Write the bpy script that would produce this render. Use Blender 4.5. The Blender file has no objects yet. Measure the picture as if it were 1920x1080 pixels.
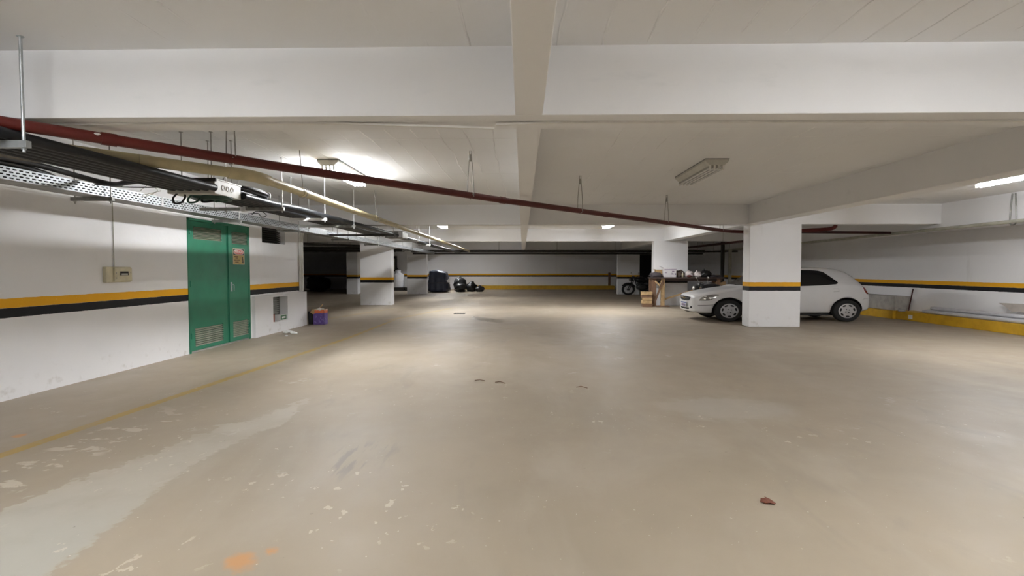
import bpy, bmesh, math, random
from mathutils import Vector, Matrix, noise, geometry
from mathutils.bvhtree import BVHTree

S = bpy.context.scene
COL = S.collection
R = math.radians
PI = math.pi

# ------------------------------------------------------------------ camera, world, exposure
cam_d = bpy.data.cameras.new('camera')
cam_d.lens = 18.0
cam_d.sensor_width = 36.0
cam_d.clip_end = 200
cam = bpy.data.objects.new('camera', cam_d)
COL.objects.link(cam)
cam.location = (0, 0, 1.45)
cam.rotation_euler = (R(90 - 2.088), 0, R(1.193))
S.camera = cam

w = bpy.data.worlds.new('world')
S.world = w
w.use_nodes = True
w.node_tree.nodes['Background'].inputs[0].default_value = (0.9, 0.92, 1.0, 1)
w.node_tree.nodes['Background'].inputs[1].default_value = 0.0

S.view_settings.view_transform = 'Standard'
S.view_settings.look = 'None'
S.view_settings.gamma = 1.0
S.view_settings.use_curve_mapping = False
S.view_settings.exposure = 1.24
TUBE = 80.0            # radiance of a lit fluorescent tube

CEIL, BEAM = 3.08, 2.58
rnd = random.Random(7)


# ------------------------------------------------------------------ node helpers
class X:
    """a float socket with arithmetic"""
    def __init__(self, t, s): self.t, self.s = t, s
    def _m(self, op, *o, clamp=False):
        n = self.t.nodes.new('ShaderNodeMath'); n.operation = op; n.use_clamp = clamp
        for i, v in enumerate((self,) + o):
            if isinstance(v, X): self.t.links.new(v.s, n.inputs[i])
            else: n.inputs[i].default_value = v
        return X(self.t, n.outputs[0])
    def __add__(s, o): return s._m('ADD', o)
    def __sub__(s, o): return s._m('SUBTRACT', o)
    def __mul__(s, o): return s._m('MULTIPLY', o)
    def __truediv__(s, o): return s._m('DIVIDE', o)
    def abs(s): return s._m('ABSOLUTE')
    def min(s, o): return s._m('MINIMUM', o)
    def max(s, o): return s._m('MAXIMUM', o)
    def pow(s, o): return s._m('POWER', o)
    def sin(s): return s._m('SINE')
    def fract(s): return s._m('FRACT')
    def inv(s): return (s * -1.0) + 1.0
    def step(s, a, b):
        n = s.t.nodes.new('ShaderNodeMapRange'); n.interpolation_type = 'SMOOTHSTEP'
        s.t.links.new(s.s, n.inputs[0]); n.inputs[1].default_value = a; n.inputs[2].default_value = b
        return X(s.t, n.outputs[0])


class Mat:
    def __init__(self, name, rough=0.6, metal=0.0, color=(0.8, 0.8, 0.8)):
        self.m = bpy.data.materials.new(name); self.m.use_nodes = True
        self.t = self.m.node_tree
        self.b = self.t.nodes['Principled BSDF']
        self.b.inputs['Base Color'].default_value = (*color, 1)
        self.b.inputs['Roughness'].default_value = rough
        self.b.inputs['Metallic'].default_value = metal
        g = self.t.nodes.new('ShaderNodeNewGeometry')
        self.pos = g.outputs['Position']
        sx = self.t.nodes.new('ShaderNodeSeparateXYZ'); self.t.links.new(self.pos, sx.inputs[0])
        self.x, self.y, self.z = (X(self.t, sx.outputs[i]) for i in range(3))
        self.col = None
    def noise(self, scale, detail=3, stretch=None, rot=None, rough=0.55, dist=0.0, seed=None):
        n = self.t.nodes.new('ShaderNodeTexNoise')
        n.inputs['Scale'].default_value = scale; n.inputs['Detail'].default_value = detail
        n.inputs['Roughness'].default_value = rough; n.inputs['Distortion'].default_value = dist
        src = self.pos
        if stretch or rot or seed:
            mp = self.t.nodes.new('ShaderNodeMapping'); self.t.links.new(src, mp.inputs[0])
            if stretch: mp.inputs['Scale'].default_value = stretch
            if rot: mp.inputs['Rotation'].default_value = rot
            if seed: mp.inputs['Location'].default_value = (seed, seed * 1.7, seed * .3)
            src = mp.outputs[0]
        self.t.links.new(src, n.inputs['Vector'])
        return X(self.t, n.outputs['Fac'])
    def voro(self, scale, stretch=None):
        n = self.t.nodes.new('ShaderNodeTexVoronoi'); n.inputs['Scale'].default_value = scale
        src = self.pos
        if stretch:
            mp = self.t.nodes.new('ShaderNodeMapping'); self.t.links.new(src, mp.inputs[0])
            mp.inputs['Scale'].default_value = stretch; src = mp.outputs[0]
        self.t.links.new(src, n.inputs['Vector'])
        return X(self.t, n.outputs['Distance'])
    def start(self, c):
        n = self.t.nodes.new('ShaderNodeRGB'); n.outputs[0].default_value = (*c, 1); self.col = n.outputs[0]
    def mix(self, fac, c):
        n = self.t.nodes.new('ShaderNodeMix'); n.data_type = 'RGBA'
        if isinstance(fac, X): self.t.links.new(fac.s, n.inputs[0])
        else: n.inputs[0].default_value = fac
        self.t.links.new(self.col, n.inputs[6]); n.inputs[7].default_value = (*c, 1)
        self.col = n.outputs[2]
    def done(self, bump=None, strength=0.3, dist=0.01, rough=None):
        if self.col is not None: self.t.links.new(self.col, self.b.inputs['Base Color'])
        if bump is not None:
            n = self.t.nodes.new('ShaderNodeBump'); n.inputs['Strength'].default_value = strength
            n.inputs['Distance'].default_value = dist
            self.t.links.new(bump.s, n.inputs['Height']); self.t.links.new(n.outputs[0], self.b.inputs['Normal'])
        if rough is not None: self.t.links.new(rough.s, self.b.inputs['Roughness'])
        return self.m


def simple(name, c, rough=0.5, metal=0.0, var=0.15, scale=6.0, spec=None, coat=0.0, bump=0.0, dark=None, emit=None):
    m = Mat(name, rough, metal)
    m.start(c)
    d = dark if dark else tuple(v * (1 - var * 2) for v in c)
    n = m.noise(scale, 4)
    m.mix(n.step(.35, .75) * .8, d)
    if spec is not None: m.b.inputs['Specular IOR Level'].default_value = spec
    if coat:
        m.b.inputs['Coat Weight'].default_value = coat; m.b.inputs['Coat Roughness'].default_value = .06
    if emit:
        m.b.inputs['Emission Color'].default_value = (*emit[0], 1); m.b.inputs['Emission Strength'].default_value = emit[1]
    return m.done(n if bump else None, bump)


# ------------------------------------------------------------------ materials
def mk_wall(name, stripes=True):
    m = Mat(name, .62)
    m.b.inputs['Specular IOR Level'].default_value = .3
    m.start((.87, .865, .87))
    m.mix(m.noise(.55, 5).step(.42, .75) * .45, (.79, .78, .775))
    m.mix(m.noise(2.3, 6, stretch=(1, 1, .35), seed=3).step(.62, .8) * .25, (.60, .585, .56))
    # scuffs and dirt splashes near the skirting
    low = m.z.step(.45, .0) * m.noise(7, 6, seed=9).step(.55, .78)
    m.mix(low * .55, (.42, .38, .32))
    m.mix(m.noise(30, 2, seed=5).step(.80, .84) * .5, (.35, .33, .31))
    if stripes:
        e = m.noise(9, 4) * .014
        z = m.z + e - .007
        ye = z.step(1.019, 1.022) * z.step(1.128, 1.125)
        bl = z.step(.911, .914) * z.step(1.0205, 1.0185)
        m.mix(ye * (m.noise(40, 3).step(.28, .34) * .12 + .88), (.80, .40, .012))
        m.mix(bl, (.010, .010, .012))
    n = m.noise(14, 5) + m.noise(1.2, 3) * 1.5
    return m.done(n, .16, .012)


def mk_ceiling():
    m = Mat('ceiling_paint', .75)
    m.start((.87, .87, .87))
    m.mix(m.noise(.4, 4).step(.4, .7) * .4, (.81, .81, .80))
    wob = m.noise(.9, 2) * .12
    px = ((m.x + wob) / .31).fract()
    l1 = (px - .5).abs().step(.470, .492)
    gate = m.noise(1.1, 3, stretch=(1.6, .5, 1), seed=4).step(.46, .62)
    bayl = m.x.step(0, -.4) * m.y.step(5.0, 5.4) * m.y.step(12.2, 11.0) * m.noise(1.4, 3, seed=23, stretch=(1.5, .6, 1)).step(.38, .5)
    bayr = m.x.step(1.0, 1.3) * m.y.step(3.65, 3.55) * m.noise(1.0, 3, seed=25, stretch=(1.5, .5, 1)).step(.3, .45)
    gate = gate.max(bayl).max(bayr)
    gate2 = m.noise(.55, 2, seed=14).step(.44, .50)
    py = ((m.y + wob + .55) / 2.35).fract()
    l2 = (py - .5).abs().step(.491, .4965)
    line = (l1 * gate).max(l2 * gate * .7)
    m.mix(line * gate2 * .8, (.93, .92, .91))
    m.mix(line * gate2.inv() * .28, (.45, .43, .40))
    m.mix(m.noise(16, 5, seed=8).step(.70, .8) * .3, (.52, .49, .45))
    h = line * 1.6 + m.noise(11, 5) * .35
    return m.done(h, .5, .014)


def mk_beam():
    m = Mat('beam_paint', .66)
    m.start((.85, .845, .845))
    m.mix(m.noise(.7, 5, stretch=(1, 1, .5)).step(.4, .7) * .4, (.80, .80, .805))
    m.mix(m.noise(3, 6, stretch=(.6, 1, 2), seed=2).step(.63, .78) * .22, (.58, .60, .60))
    m.mix(m.noise(26, 3, seed=6).step(.79, .83) * .6, (.33, .34, .36))
    n = m.noise(6, 6) + m.noise(1.0, 2) * 1.2
    return m.done(n, .16, .012)


def mk_floor():
    m = Mat('floor_concrete', .5)
    m.start((.365, .305, .228))
    m.mix(m.noise(.28, 4).step(.38, .68) * .75, (.285, .240, .180))
    m.mix(m.noise(.9, 6, stretch=(1, .45, 1), rot=(0, 0, .5), seed=3, dist=.7).step(.46, .72) * .6, (.41, .362, .292))
    m.mix(m.noise(2.2, 7, stretch=(1, .4, 1), rot=(0, 0, -.7), seed=7, dist=1.0).step(.56, .76) * .45, (.27, .235, .19))
    n0 = m.noise(2.0, 6, seed=11) - .5
    n1 = m.noise(7.0, 5, seed=12) - .5
    # long pale patch of spilled cement on the left
    t = ((m.y * -1.0) + 5.72)
    cx = t.step(0, 2.4) * -.36 - 2.36
    hw = t.step(0, 1.3) * .20 + ((m.y * -1.0) + 4.1).max(0) * .13 + .02
    n2 = m.noise(19, 4, seed=27) - .5
    d = (m.x - cx + n0 * .5 + n1 * .30).abs() - hw - n1 * .2 - n2 * .16
    patch = d.step(.03, -.02) * t.step(0, .12)
    m.mix(patch * (m.noise(3, 4, seed=33).step(.3, .6) * .35 + .35), (.47, .435, .365))
    m.mix(patch * m.y.step(3.6, 2.4) * .5, (.36, .365, .33))
    # pale worn patch on the right of the aisle
    q = (m.x - 2.1 + n0 * .9).pow(2.0) + (m.y - 5.35 + n1 * .5).pow(2.0) * 2.2
    m.mix(q.step(.65, .15) * .35, (.50, .48, .43))
    # whitish scuffed spots
    m.mix(m.noise(1.7, 5, seed=21, stretch=(1, .8, 1)).step(.64, .72) * m.noise(17, 4, seed=2).step(.42, .62) * .42, (.58, .57, .54))
    # faded yellow bay lines
    xl = ((m.y - 3.85).min(7.0) * .055) - 4.065
    dl = (m.x - xl + n1 * .012).abs()
    yl = dl.step(.064, .054) * m.y.step(15.5, 13.0) * (m.noise(5, 5, seed=5).step(.25, .55) * .45 + .45)
    m.mix(yl, (.42, .285, .07))
    for (x0, y0, x1, y1) in ((-5.8, 14.5, -4.77, 18.9), (-3.9, 14.2, -2.6, 19.3)):
        s = (x1 - x0) / (y1 - y0)
        dd = (m.x - ((m.y - y0) * s) - x0).abs().step(.16, .08) * m.y.step(y0 - .3, y0 + .6) * m.y.step(y1 + 1, y1 - 1)
        m.mix(dd * .45, (.42, .30, .11))
    # flaked paint chips in clusters
    cl = m.noise(.8, 3, seed=31).step(.50, .62)
    chips = m.noise(13, 4, seed=15, stretch=(1, .7, 1)).step(.655, .675)
    m.mix(chips * cl * m.y.step(7.5, 4.5) * .6, (.60, .55, .45))
    chips2 = m.noise(34, 2, seed=16).step(.735, .75)
    m.mix(chips2 * m.y.step(9, 4) * m.noise(1.2, 2, seed=41).step(.42, .6) * .8, (.66, .62, .54))
    near = (m.x + 3.55 + n0 * .4).abs().step(.30, .18) * m.noise(4.5, 5, seed=17, stretch=(.8, 1.3, 1)).step(.55, .58) * m.y.step(5.6, 4.6)
    m.mix(near * .75, (.56, .51, .42))
    # dark specks
    m.mix(m.noise(22, 3, seed=18).step(.755, .775) * .55, (.10, .085, .07))
    # orange paint splashes
    for (ox, oy, r) in ((-1.39, 2.46, .10), (-1.30, 2.55, .05), (-4.39, 4.32, .055)):
        dd = ((m.x - ox).pow(2.0) + (m.y - oy).pow(2.0)).pow(.5) + n1 * .16
        m.mix(dd.step(r, r * .4) * .6, (.62, .27, .06))
    # tyre scuffs
    sc = ((m.x + 1.25 + n0 * .1).abs().step(.30, .1)) * ((m.y - 3.85).abs().step(.5, .2))
    m.mix(sc * m.noise(13, 3, stretch=(1, .14, 1), rot=(0, 0, -.25), seed=9).step(.52, .62) * .55, (.22, .205, .185))
    # wet, dark stain by the drain
    wt = ((m.x + 1.05 + (m.y - 14.7) * .5).abs() * 1.2 + (m.y - 14.7).abs() * .55 + n0 * .5)
    wet = wt.step(.62, .45)
    m.mix(wet * .7, (.13, .11, .075))
    # sooty patches where cars park
    pk = m.noise(.33, 3, seed=51).step(.5, .7) * m.y.step(9, 14)
    m.mix(pk * .4, (.22, .19, .15))
    soot_dim = m.x.step(3.2, 6.5) * m.noise(.8, 6, seed=61, stretch=(1, .5, 1), rot=(0, 0, .4), dist=.8).step(.28, .55)  # sooty swirls plus painted dimming of the right floor, too bright under the lamps
    m.mix(soot_dim * .5, (.235, .195, .145))
    rg = (m.noise(3, 4, seed=6) * .25) + .42 - wet * .25
    return m.done(m.noise(5, 7, seed=2) + m.noise(40, 3) * .15, .13, .012, rg)


M = {}
M['wall'] = mk_wall('wall_paint_striped')
M['wallplain'] = mk_wall('wall_paint_plain', False)
M['ceil'] = mk_ceiling()
M['beam'] = mk_beam()
M['floor'] = mk_floor()
M['green'] = simple('green_door_enamel', (.026, .205, .118), .38, 0, .10, 3, bump=.03)
M['greendk'] = simple('dark_green_plastic', (.012, .06, .04), .4, 0, .2, 8)
M['slat'] = simple('pale_louvre_edge', (.40, .42, .33), .5, 0, .15, 12)
M['dark'] = simple('painted_void_dark', (.012, .012, .013), .7, 0, .1, 5)  # near-black colour painted in for the unlit depth of openings
M['galv'] = simple('galvanised_steel', (.47, .50, .51), .42, .6, .14, 18)
M['galvdk'] = simple('dull_steel', (.33, .33, .31), .5, .6, .2, 14)
M['rod'] = simple('threaded_rod_steel', (.40, .39, .37), .45, .6, .1, 30)
M['whitemetal'] = simple('white_painted_steel', (.78, .78, .78), .4, 0, .06, 8)
M['blackpvc'] = simple('black_conduit_plastic', (.010, .011, .013), .42, 0, .1, 5, spec=.22)
M['blackrub'] = simple('black_cable_rubber', (.014, .014, .016), .45, 0, .1, 12)
M['beige'] = simple('beige_drain_plastic', (.52, .45, .27), .36, 0, .14, 5)
M['cream'] = simple('cream_plastic', (.66, .60, .42), .42, 0, .1, 9)
M['boxgrey'] = simple('grey_junction_box_paint', (.55, .55, .50), .45, 0, .1, 9)
M['red'] = simple('red_pipe_paint', (.105, .014, .010), .42, 0, .14, 7, spec=.35)
M['darkred'] = simple('dark_red_pipe_paint', (.05, .010, .008), .5, 0, .14, 7, spec=.3)
M['greenwhite'] = simple('pale_pipe_paint', (.46, .45, .37), .5, 0, .15, 6)
M['yellowcurb'] = simple('yellow_curb_paint', (.62, .36, .018), .55, 0, .12, 5, bump=.05)
M['concrete'] = simple('grey_concrete', (.42, .40, .37), .8, 0, .16, 7, bump=.15)
M['fixture'] = simple('fixture_enamel', (.60, .58, .52), .42, 0, .08, 6)
M['tubeoff'] = simple('unlit_tube_glass', (.66, .66, .64), .25, 0, .03, 6)
for k_, g_ in (('tube_old', .71), ('tube_mid', .95), ('tube_new', 1.5), ('tube_bay', .84)):
    M[k_] = simple('lit_' + k_, (.9, .9, .9), .3, 0, .02, 6, emit=((.955, .970, 1.0), TUBE * g_))
M['socket'] = simple('lamp_socket_plastic', (.74, .73, .68), .5, 0, .05, 6)
M['strip'] = simple('white_cable_moulding_plastic', (.80, .79, .76), .45, 0, .05, 6)
M['wood'] = simple('pale_timber', (.50, .34, .17), .7, 0, .18, 9, bump=.1)
M['paleboard'] = simple('weathered_pale_board', (.50, .45, .40), .75, 0, .12, 7)
M['wooddk'] = simple('brown_timber', (.19, .105, .06), .7, 0, .2, 9, bump=.1)
M['bench'] = simple('dark_bench_board', (.075, .05, .042), .6, 0, .2, 6)
M['card'] = simple('brown_cardboard', (.36, .23, .10), .8, 0, .1, 9)
M['whitecard'] = simple('white_cardboard', (.74, .71, .72), .7, 0, .06, 9)
M['print'] = simple('purple_grey_print', (.19, .12, .22), .7, 0, .1, 9)
M['bagwhite'] = simple('white_plastic_bag', (.78, .70, .68), .35, 0, .08, 9)
M['bagblack'] = simple('black_plastic_bag', (.010, .010, .011), .35, 0, .1, 9)
M['cloth'] = simple('dark_grey_cloth', (.06, .05, .055), .85, 0, .2, 9)
M['sack'] = simple('brown_sackcloth', (.12, .09, .075), .9, 0, .2, 9)
M['maroon'] = simple('maroon_cloth', (.17, .05, .05), .85, 0, .15, 9)
M['navy'] = simple('navy_vinyl_cover', (.022, .028, .055), .42, 0, .15, 4)
M['tank'] = simple('white_tank_plastic', (.74, .74, .76), .42, 0, .05, 3)
M['carwhite'] = simple('white_car_lacquer', (.74, .735, .74), .30, 0, .02, 2, coat=.6)
M['carglass'] = simple('tinted_car_glass', (.006, .006, .007), .06, 0, .1, 2)
M['rubber'] = simple('tyre_rubber', (.016, .016, .016), .8, 0, .1, 20)
M['hub'] = simple('silver_hubcap', (.55, .55, .57), .34, .45, .06, 9)
M['lens'] = simple('headlamp_lens', (.30, .29, .27), .12, .4, .2, 9, coat=1)
M['chrome'] = simple('chrome', (.80, .80, .80), .12, 1.0, .05, 9)
M['gold'] = simple('gold_emblem', (.72, .55, .22), .2, .8, .05, 9)
M['tail'] = simple('red_tail_lamp', (.22, .012, .012), .15, 0, .1, 9, coat=1)
M['seam'] = simple('panel_gap', (.10, .10, .105), .7, 0, .05, 9)
M['blue'] = simple('blue_plate_band', (.03, .06, .30), .5, 0, .05, 9)
M['plate'] = simple('white_licence_plate', (.66, .68, .72), .45, 0, .05, 9)
M['moto'] = simple('black_motorcycle_paint', (.012, .012, .014), .3, 0, .1, 9)
M['engine'] = simple('grey_engine_metal', (.07, .07, .07), .45, .5, .2, 20)
M['signyellow'] = simple('sign_yellow', (.60, .43, .15), .5, 0, .06, 9)
M['signcream'] = simple('sign_border_cream', (.70, .62, .44), .5, 0, .06, 9)
M['signblack'] = simple('sign_black', (.03, .02, .015), .5, 0, .06, 9)
M['signred'] = simple('sign_red', (.66, .10, .08), .5, 0, .06, 9)
M['signwhite'] = simple('sign_white', (.82, .74, .70), .5, 0, .04, 9)
M['brick'] = simple('red_brick', (.26, .075, .045), .85, 0, .15, 12)
M['greenlabel'] = simple('green_box_print', (.05, .17, .07), .6, 0, .2, 9)
M['paper'] = simple('crumpled_paper', (.80, .79, .76), .8, 0, .05, 9)
M['leaf'] = simple('dry_leaf', (.20, .065, .035), .8, 0, .2, 40)
M['foam'] = simple('grey_brown_sleeve', (.17, .15, .12), .9, 0, .2, 14)
M['wrap'] = simple('plastic_wrapped_pipe', (.60, .60, .63), .30, 0, .10, 5)
M['iron'] = simple('dark_iron', (.05, .045, .04), .6, .5, .15, 9)


def mk_paintbox():
    m = Mat('printed_carton', .6)
    m.start((.085, .045, .20))
    m.mix(m.noise(22, 4, seed=2).step(.56, .66) * .75, (.24, .18, .42))
    m.mix((m.z + m.noise(9, 3) * .10).step(.345, .36), (.55, .12, .035))
    m.mix((m.z + m.noise(14, 4, seed=5) * .12).step(.435, .455), (.62, .52, .38))
    return m.done()


M['carton'] = mk_paintbox()


# ------------------------------------------------------------------ mesh helpers
class MB:
    def __init__(s): s.v, s.f, s.sm, s.mi = [], [], [], []
    def add(s, vs, fs, smooth=False, mi=0):
        o = len(s.v); s.v += [tuple(v) for v in vs]
        for f in fs:
            s.f.append(tuple(i + o for i in f)); s.sm.append(smooth); s.mi.append(mi)
        return s
    def box(s, x0, x1, y0, y1, z0, z1, mi=0, bev=0.0):
        if bev <= 0:
            vs = [(x, y, z) for z in (z0, z1) for y in (y0, y1) for x in (x0, x1)]
            return s.add(vs, [(0, 2, 3, 1), (4, 5, 7, 6), (0, 1, 5, 4), (2, 6, 7, 3), (0, 4, 6, 2), (1, 3, 7, 5)], False, mi)
        b = bmesh.new(); bmesh.ops.create_cube(b, size=1)
        for v in b.verts:
            v.co = ((x0 + x1) / 2 + v.co.x * (x1 - x0), (y0 + y1) / 2 + v.co.y * (y1 - y0), (z0 + z1) / 2 + v.co.z * (z1 - z0))
        bmesh.ops.bevel(b, geom=b.edges[:], offset=bev, segments=2, affect='EDGES', profile=.6)
        return s.bm(b, mi=mi)
    def bm(s, b, smooth=False, mi=0):
        b.verts.index_update()
        s.add([v.co[:] for v in b.verts], [[v.index for v in f.verts] for f in b.faces], smooth, mi); b.free(); return s
    def tube(s, pts, r, n=10, mi=0, closed=False, caps=True):
        pts = [Vector(p) for p in pts]; k = len(pts)
        rs = r if isinstance(r, (list, tuple)) else [r] * k
        rings = []; up = None
        for i, p in enumerate(pts):
            if closed: d = pts[(i + 1) % k] - pts[i - 1]
            else: d = pts[min(i + 1, k - 1)] - pts[max(i - 1, 0)]
            d.normalize()
            if up is None: up = Vector((0, 0, 1)) if abs(d.z) < .9 else Vector((0, 1, 0))
            a = d.cross(up)
            if a.length < 1e-4: a = d.cross(Vector((1, 0, 0)))
            a.normalize(); b = a.cross(d).normalized(); up = b
            rings.append([p + (a * math.cos(t) + b * math.sin(t)) * rs[i] for t in (2 * PI * j / n for j in range(n))])
        vs = [v for g in rings for v in g]; fs = []
        for i in range(k if closed else k - 1):
            i2 = (i + 1) % k
            for j in range(n):
                j2 = (j + 1) % n
                fs.append((i * n + j, i * n + j2, i2 * n + j2, i2 * n + j))
        s.add(vs, fs, True, mi)
        if caps and not closed:
            s.add(rings[0], [tuple(range(n))], False, mi); s.add(rings[-1], [tuple(range(n - 1, -1, -1))], False, mi)
        return s
    def lathe(s, prof, c=(0, 0, 0), n=24, axis='z', mi=0, smooth=True):
        vs = []; fs = []
        for (r, h) in prof:
            for j in range(n):
                t = 2 * PI * j / n; a, b = r * math.cos(t), r * math.sin(t)
                p = (a, b, h) if axis == 'z' else ((a, h, b) if axis == 'y' else (h, a, b))
                vs.append((c[0] + p[0], c[1] + p[1], c[2] + p[2]))
        for i in range(len(prof) - 1):
            for j in range(n):
                j2 = (j + 1) % n
                fs.append((i * n + j, i * n + j2, (i + 1) * n + j2, (i + 1) * n + j))
        return s.add(vs, fs, smooth, mi)
    def prism(s, poly, axis, a, b, mi=0):
        """extrude a 2D polygon along an axis from a to b"""
        def P(u, v, w_): return {'x': (w_, u, v), 'y': (u, w_, v), 'z': (u, v, w_)}[axis]
        n = len(poly)
        vs = [P(u, v, a) for u, v in poly] + [P(u, v, b) for u, v in poly]
        fs = [tuple(range(n)), tuple(range(2 * n - 1, n - 1, -1))] + [(i, i + n, (i + 1) % n + n, (i + 1) % n) for i in range(n)]
        return s.add(vs, fs, False, mi)
    def bar(s, p, q, wd, hd, mi=0):
        """square timber from p to q"""
        p, q = Vector(p), Vector(q); d = (q - p).normalized()
        up = Vector((0, 0, 1)) if abs(d.z) < .95 else Vector((0, 1, 0))
        a = d.cross(up).normalized() * wd / 2; b = a.cross(d).normalized() * hd / 2
        vs = [p + a + b, p - a + b, p - a - b, p + a - b, q + a + b, q - a + b, q - a - b, q + a - b]
        return s.add(vs, [(3, 2, 1, 0), (4, 5, 6, 7), (0, 1, 5, 4), (1, 2, 6, 5), (2, 3, 7, 6), (3, 0, 4, 7)], False, mi)
    def lump(s, c, rx, ry, rz, amp=.2, fr=1.5, seed=0, sub=3, flat=None, mi=0, smooth=True):
        b = bmesh.new(); bmesh.ops.create_icosphere(b, subdivisions=sub, radius=1)
        for v in b.verts:
            n = v.co.normalized()
            k = 1 + amp * noise.noise(n * fr + Vector((seed, seed * 2.3, seed * .7))) + amp * .5 * noise.noise(n * fr * 3 + Vector((seed, 0, 4)))
            p = Vector((n.x * rx * k, n.y * ry * k, n.z * rz * k))
            if flat is not None and p.z < flat: p.z = flat + (p.z - flat) * .05
            v.co = p + Vector(c)
        return s.bm(b, smooth, mi)
    def mesh(s, name):
        me = bpy.data.meshes.new(name)
        me.from_pydata(s.v, [], s.f)
        me.polygons.foreach_set('use_smooth', s.sm)
        me.polygons.foreach_set('material_index', s.mi)
        b = bmesh.new(); b.from_mesh(me); bmesh.ops.recalc_face_normals(b, faces=b.faces); b.to_mesh(me); b.free()
        me.update()
        return me


def smooth(pts, n=5, closed=False):
    P = [Vector(p) for p in pts]; k = len(P); out = []
    for i in range(k if closed else k - 1):
        a, b_, c, d_ = (P[(i - 1) % k] if closed else P[max(i - 1, 0)]), P[i], P[(i + 1) % k], (P[(i + 2) % k] if closed else P[min(i + 2, k - 1)])
        for q in range(n):
            t = q / n
            out.append(.5 * (2 * b_ + (c - a) * t + (2 * a - 5 * b_ + 4 * c - d_) * t * t + (3 * b_ - 3 * c + d_ - a) * t ** 3))
    if not closed: out.append(P[-1])
    return out


def link(name, me, mats, parent=None):
    for m in (mats if isinstance(mats, (list, tuple)) else [mats]):
        me.materials.append(M[m] if isinstance(m, str) else m)
    o = bpy.data.objects.new(name, me); COL.objects.link(o)
    if parent is not None:
        o.parent = parent
        if parent.get('_w'): o.matrix_parent_inverse = Matrix.Translation(-Vector(parent['_w']))
        if parent.type == 'MESH' and parent.get('_o'): o.matrix_parent_inverse = Matrix.Translation(-Vector(parent['_o']))
    return o


def thing(name, label, cat, loc=(0, 0, 0), group=None, world=True):
    """an Empty at the base; with world=True the parts are given in world coordinates"""
    o = bpy.data.objects.new(name, None); COL.objects.link(o); o.location = loc; o.empty_display_size = .1
    o['label'] = label; o['category'] = cat
    if group: o['group'] = group
    if world: o['_w'] = loc
    return o


def part(name, mb, mat, parent): return link(name, mb.mesh(name), mat, parent)


def subpart(name, mb, mat, parent):
    """child of a part whose own transform is the identity in its thing's frame"""
    o = link(name, mb.mesh(name), mat); o.parent = parent
    return o


def solo(name, mb, mat, label, cat, group=None, kind=None):
    """a thing that is one mesh; origin moved to its base"""
    xs, ys, zs = zip(*mb.v)
    c = ((min(xs) + max(xs)) / 2, (min(ys) + max(ys)) / 2, min(zs))
    mb.v = [(x - c[0], y - c[1], z - c[2]) for x, y, z in mb.v]
    o = link(name, mb.mesh(name), mat); o.location = c
    o['label'] = label; o['category'] = cat
    if group: o['group'] = group
    if kind: o['kind'] = kind
    return o


def struct(name, mb, mat, label=None, cat=None):
    o = link(name, mb.mesh(name), mat); o['kind'] = 'structure'
    if label: o['label'] = label
    if cat: o['category'] = cat
    return o


def copy_tree(o, parent=None):
    c = o.copy(); COL.objects.link(c); c.parent = parent
    for ch in list(o.children): copy_tree(ch, c)
    return c


# ================================================================== STRUCTURE
XL, XR, YB, YF = -17.0, 11.45, 37.6, -9.0
WL = -5.7
struct('floor', MB().box(XL, XR + .2, YF, YB + .2, -.2, 0), 'floor', 'stained grey-brown concrete garage floor', 'floor')
struct('ceiling', MB().box(XL, XR + .2, YF, YB + .2, CEIL, CEIL + .2), 'ceil', 'white painted concrete ceiling slab', 'ceiling')

# left wall with the door opening and two vents
D0, D1, DH = 8.60, 10.57, 2.335
b = MB()
for (y0, y1, z0, z1) in ((YF, D0, 0, CEIL), (D0, D1, DH, CEIL), (D1, 11.11, 0, CEIL),
                         (11.11, 12.20, .82, 2.04), (11.11, 12.20, 2.40, CEIL), (11.11, 11.42, 0, .82),
                         (11.42, 12.20, 0, .25), (12.14, 12.20, .25, .82), (12.20, 13.16, 0, CEIL)):
    b.box(WL - .22, WL, y0, y1, z0, z1)
for (y0, y1, z0, z1) in ((10.64, 11.42, 0, .875), (11.42, 12.14, 0, .25), (11.42, 12.14, .82, .875), (12.14, 13.22, 0, .875)):
    b.box(WL - .01, WL + .07, y0, y1, z0, z1)
struct('wall_left', b, 'wall', 'white left wall with yellow and black stripe around green door', 'wall')
struct('wall_left_return', MB().box(XL, WL - .22, 12.98, 13.16, 0, CEIL), 'wall', 'dark end wall behind the left wall corner', 'wall')
struct('wall_left_rear', MB().box(XL - .2, XL, 13.0, YB, 0, CEIL), 'wall', 'far left unlit wall at the rear', 'wall')
struct('wall_right', MB().box(XR, XR + .2, YF, YB, 0, CEIL), 'wall', 'white right wall with yellow and black stripe behind the car', 'wall')
struct('wall_light_block', MB().box(-10.25, -10.05, 30.1, YB, 0, CEIL), 'wall', 'added unseen wall behind the narrow far pillar, keeping lamp light off the left bay', 'wall')  # unseen wall added to stop the rear lamp brightening the left bay
struct('wall_back', MB().box(XL, XR + .2, YB, YB + .2, 0, CEIL), 'wall', 'far back wall with stripe above yellow curb', 'wall')
struct('wall_front', MB().box(WL - .22, XR + .2, YF - .2, YF, 0, CEIL), 'wall', 'wall behind the camera', 'wall')

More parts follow.
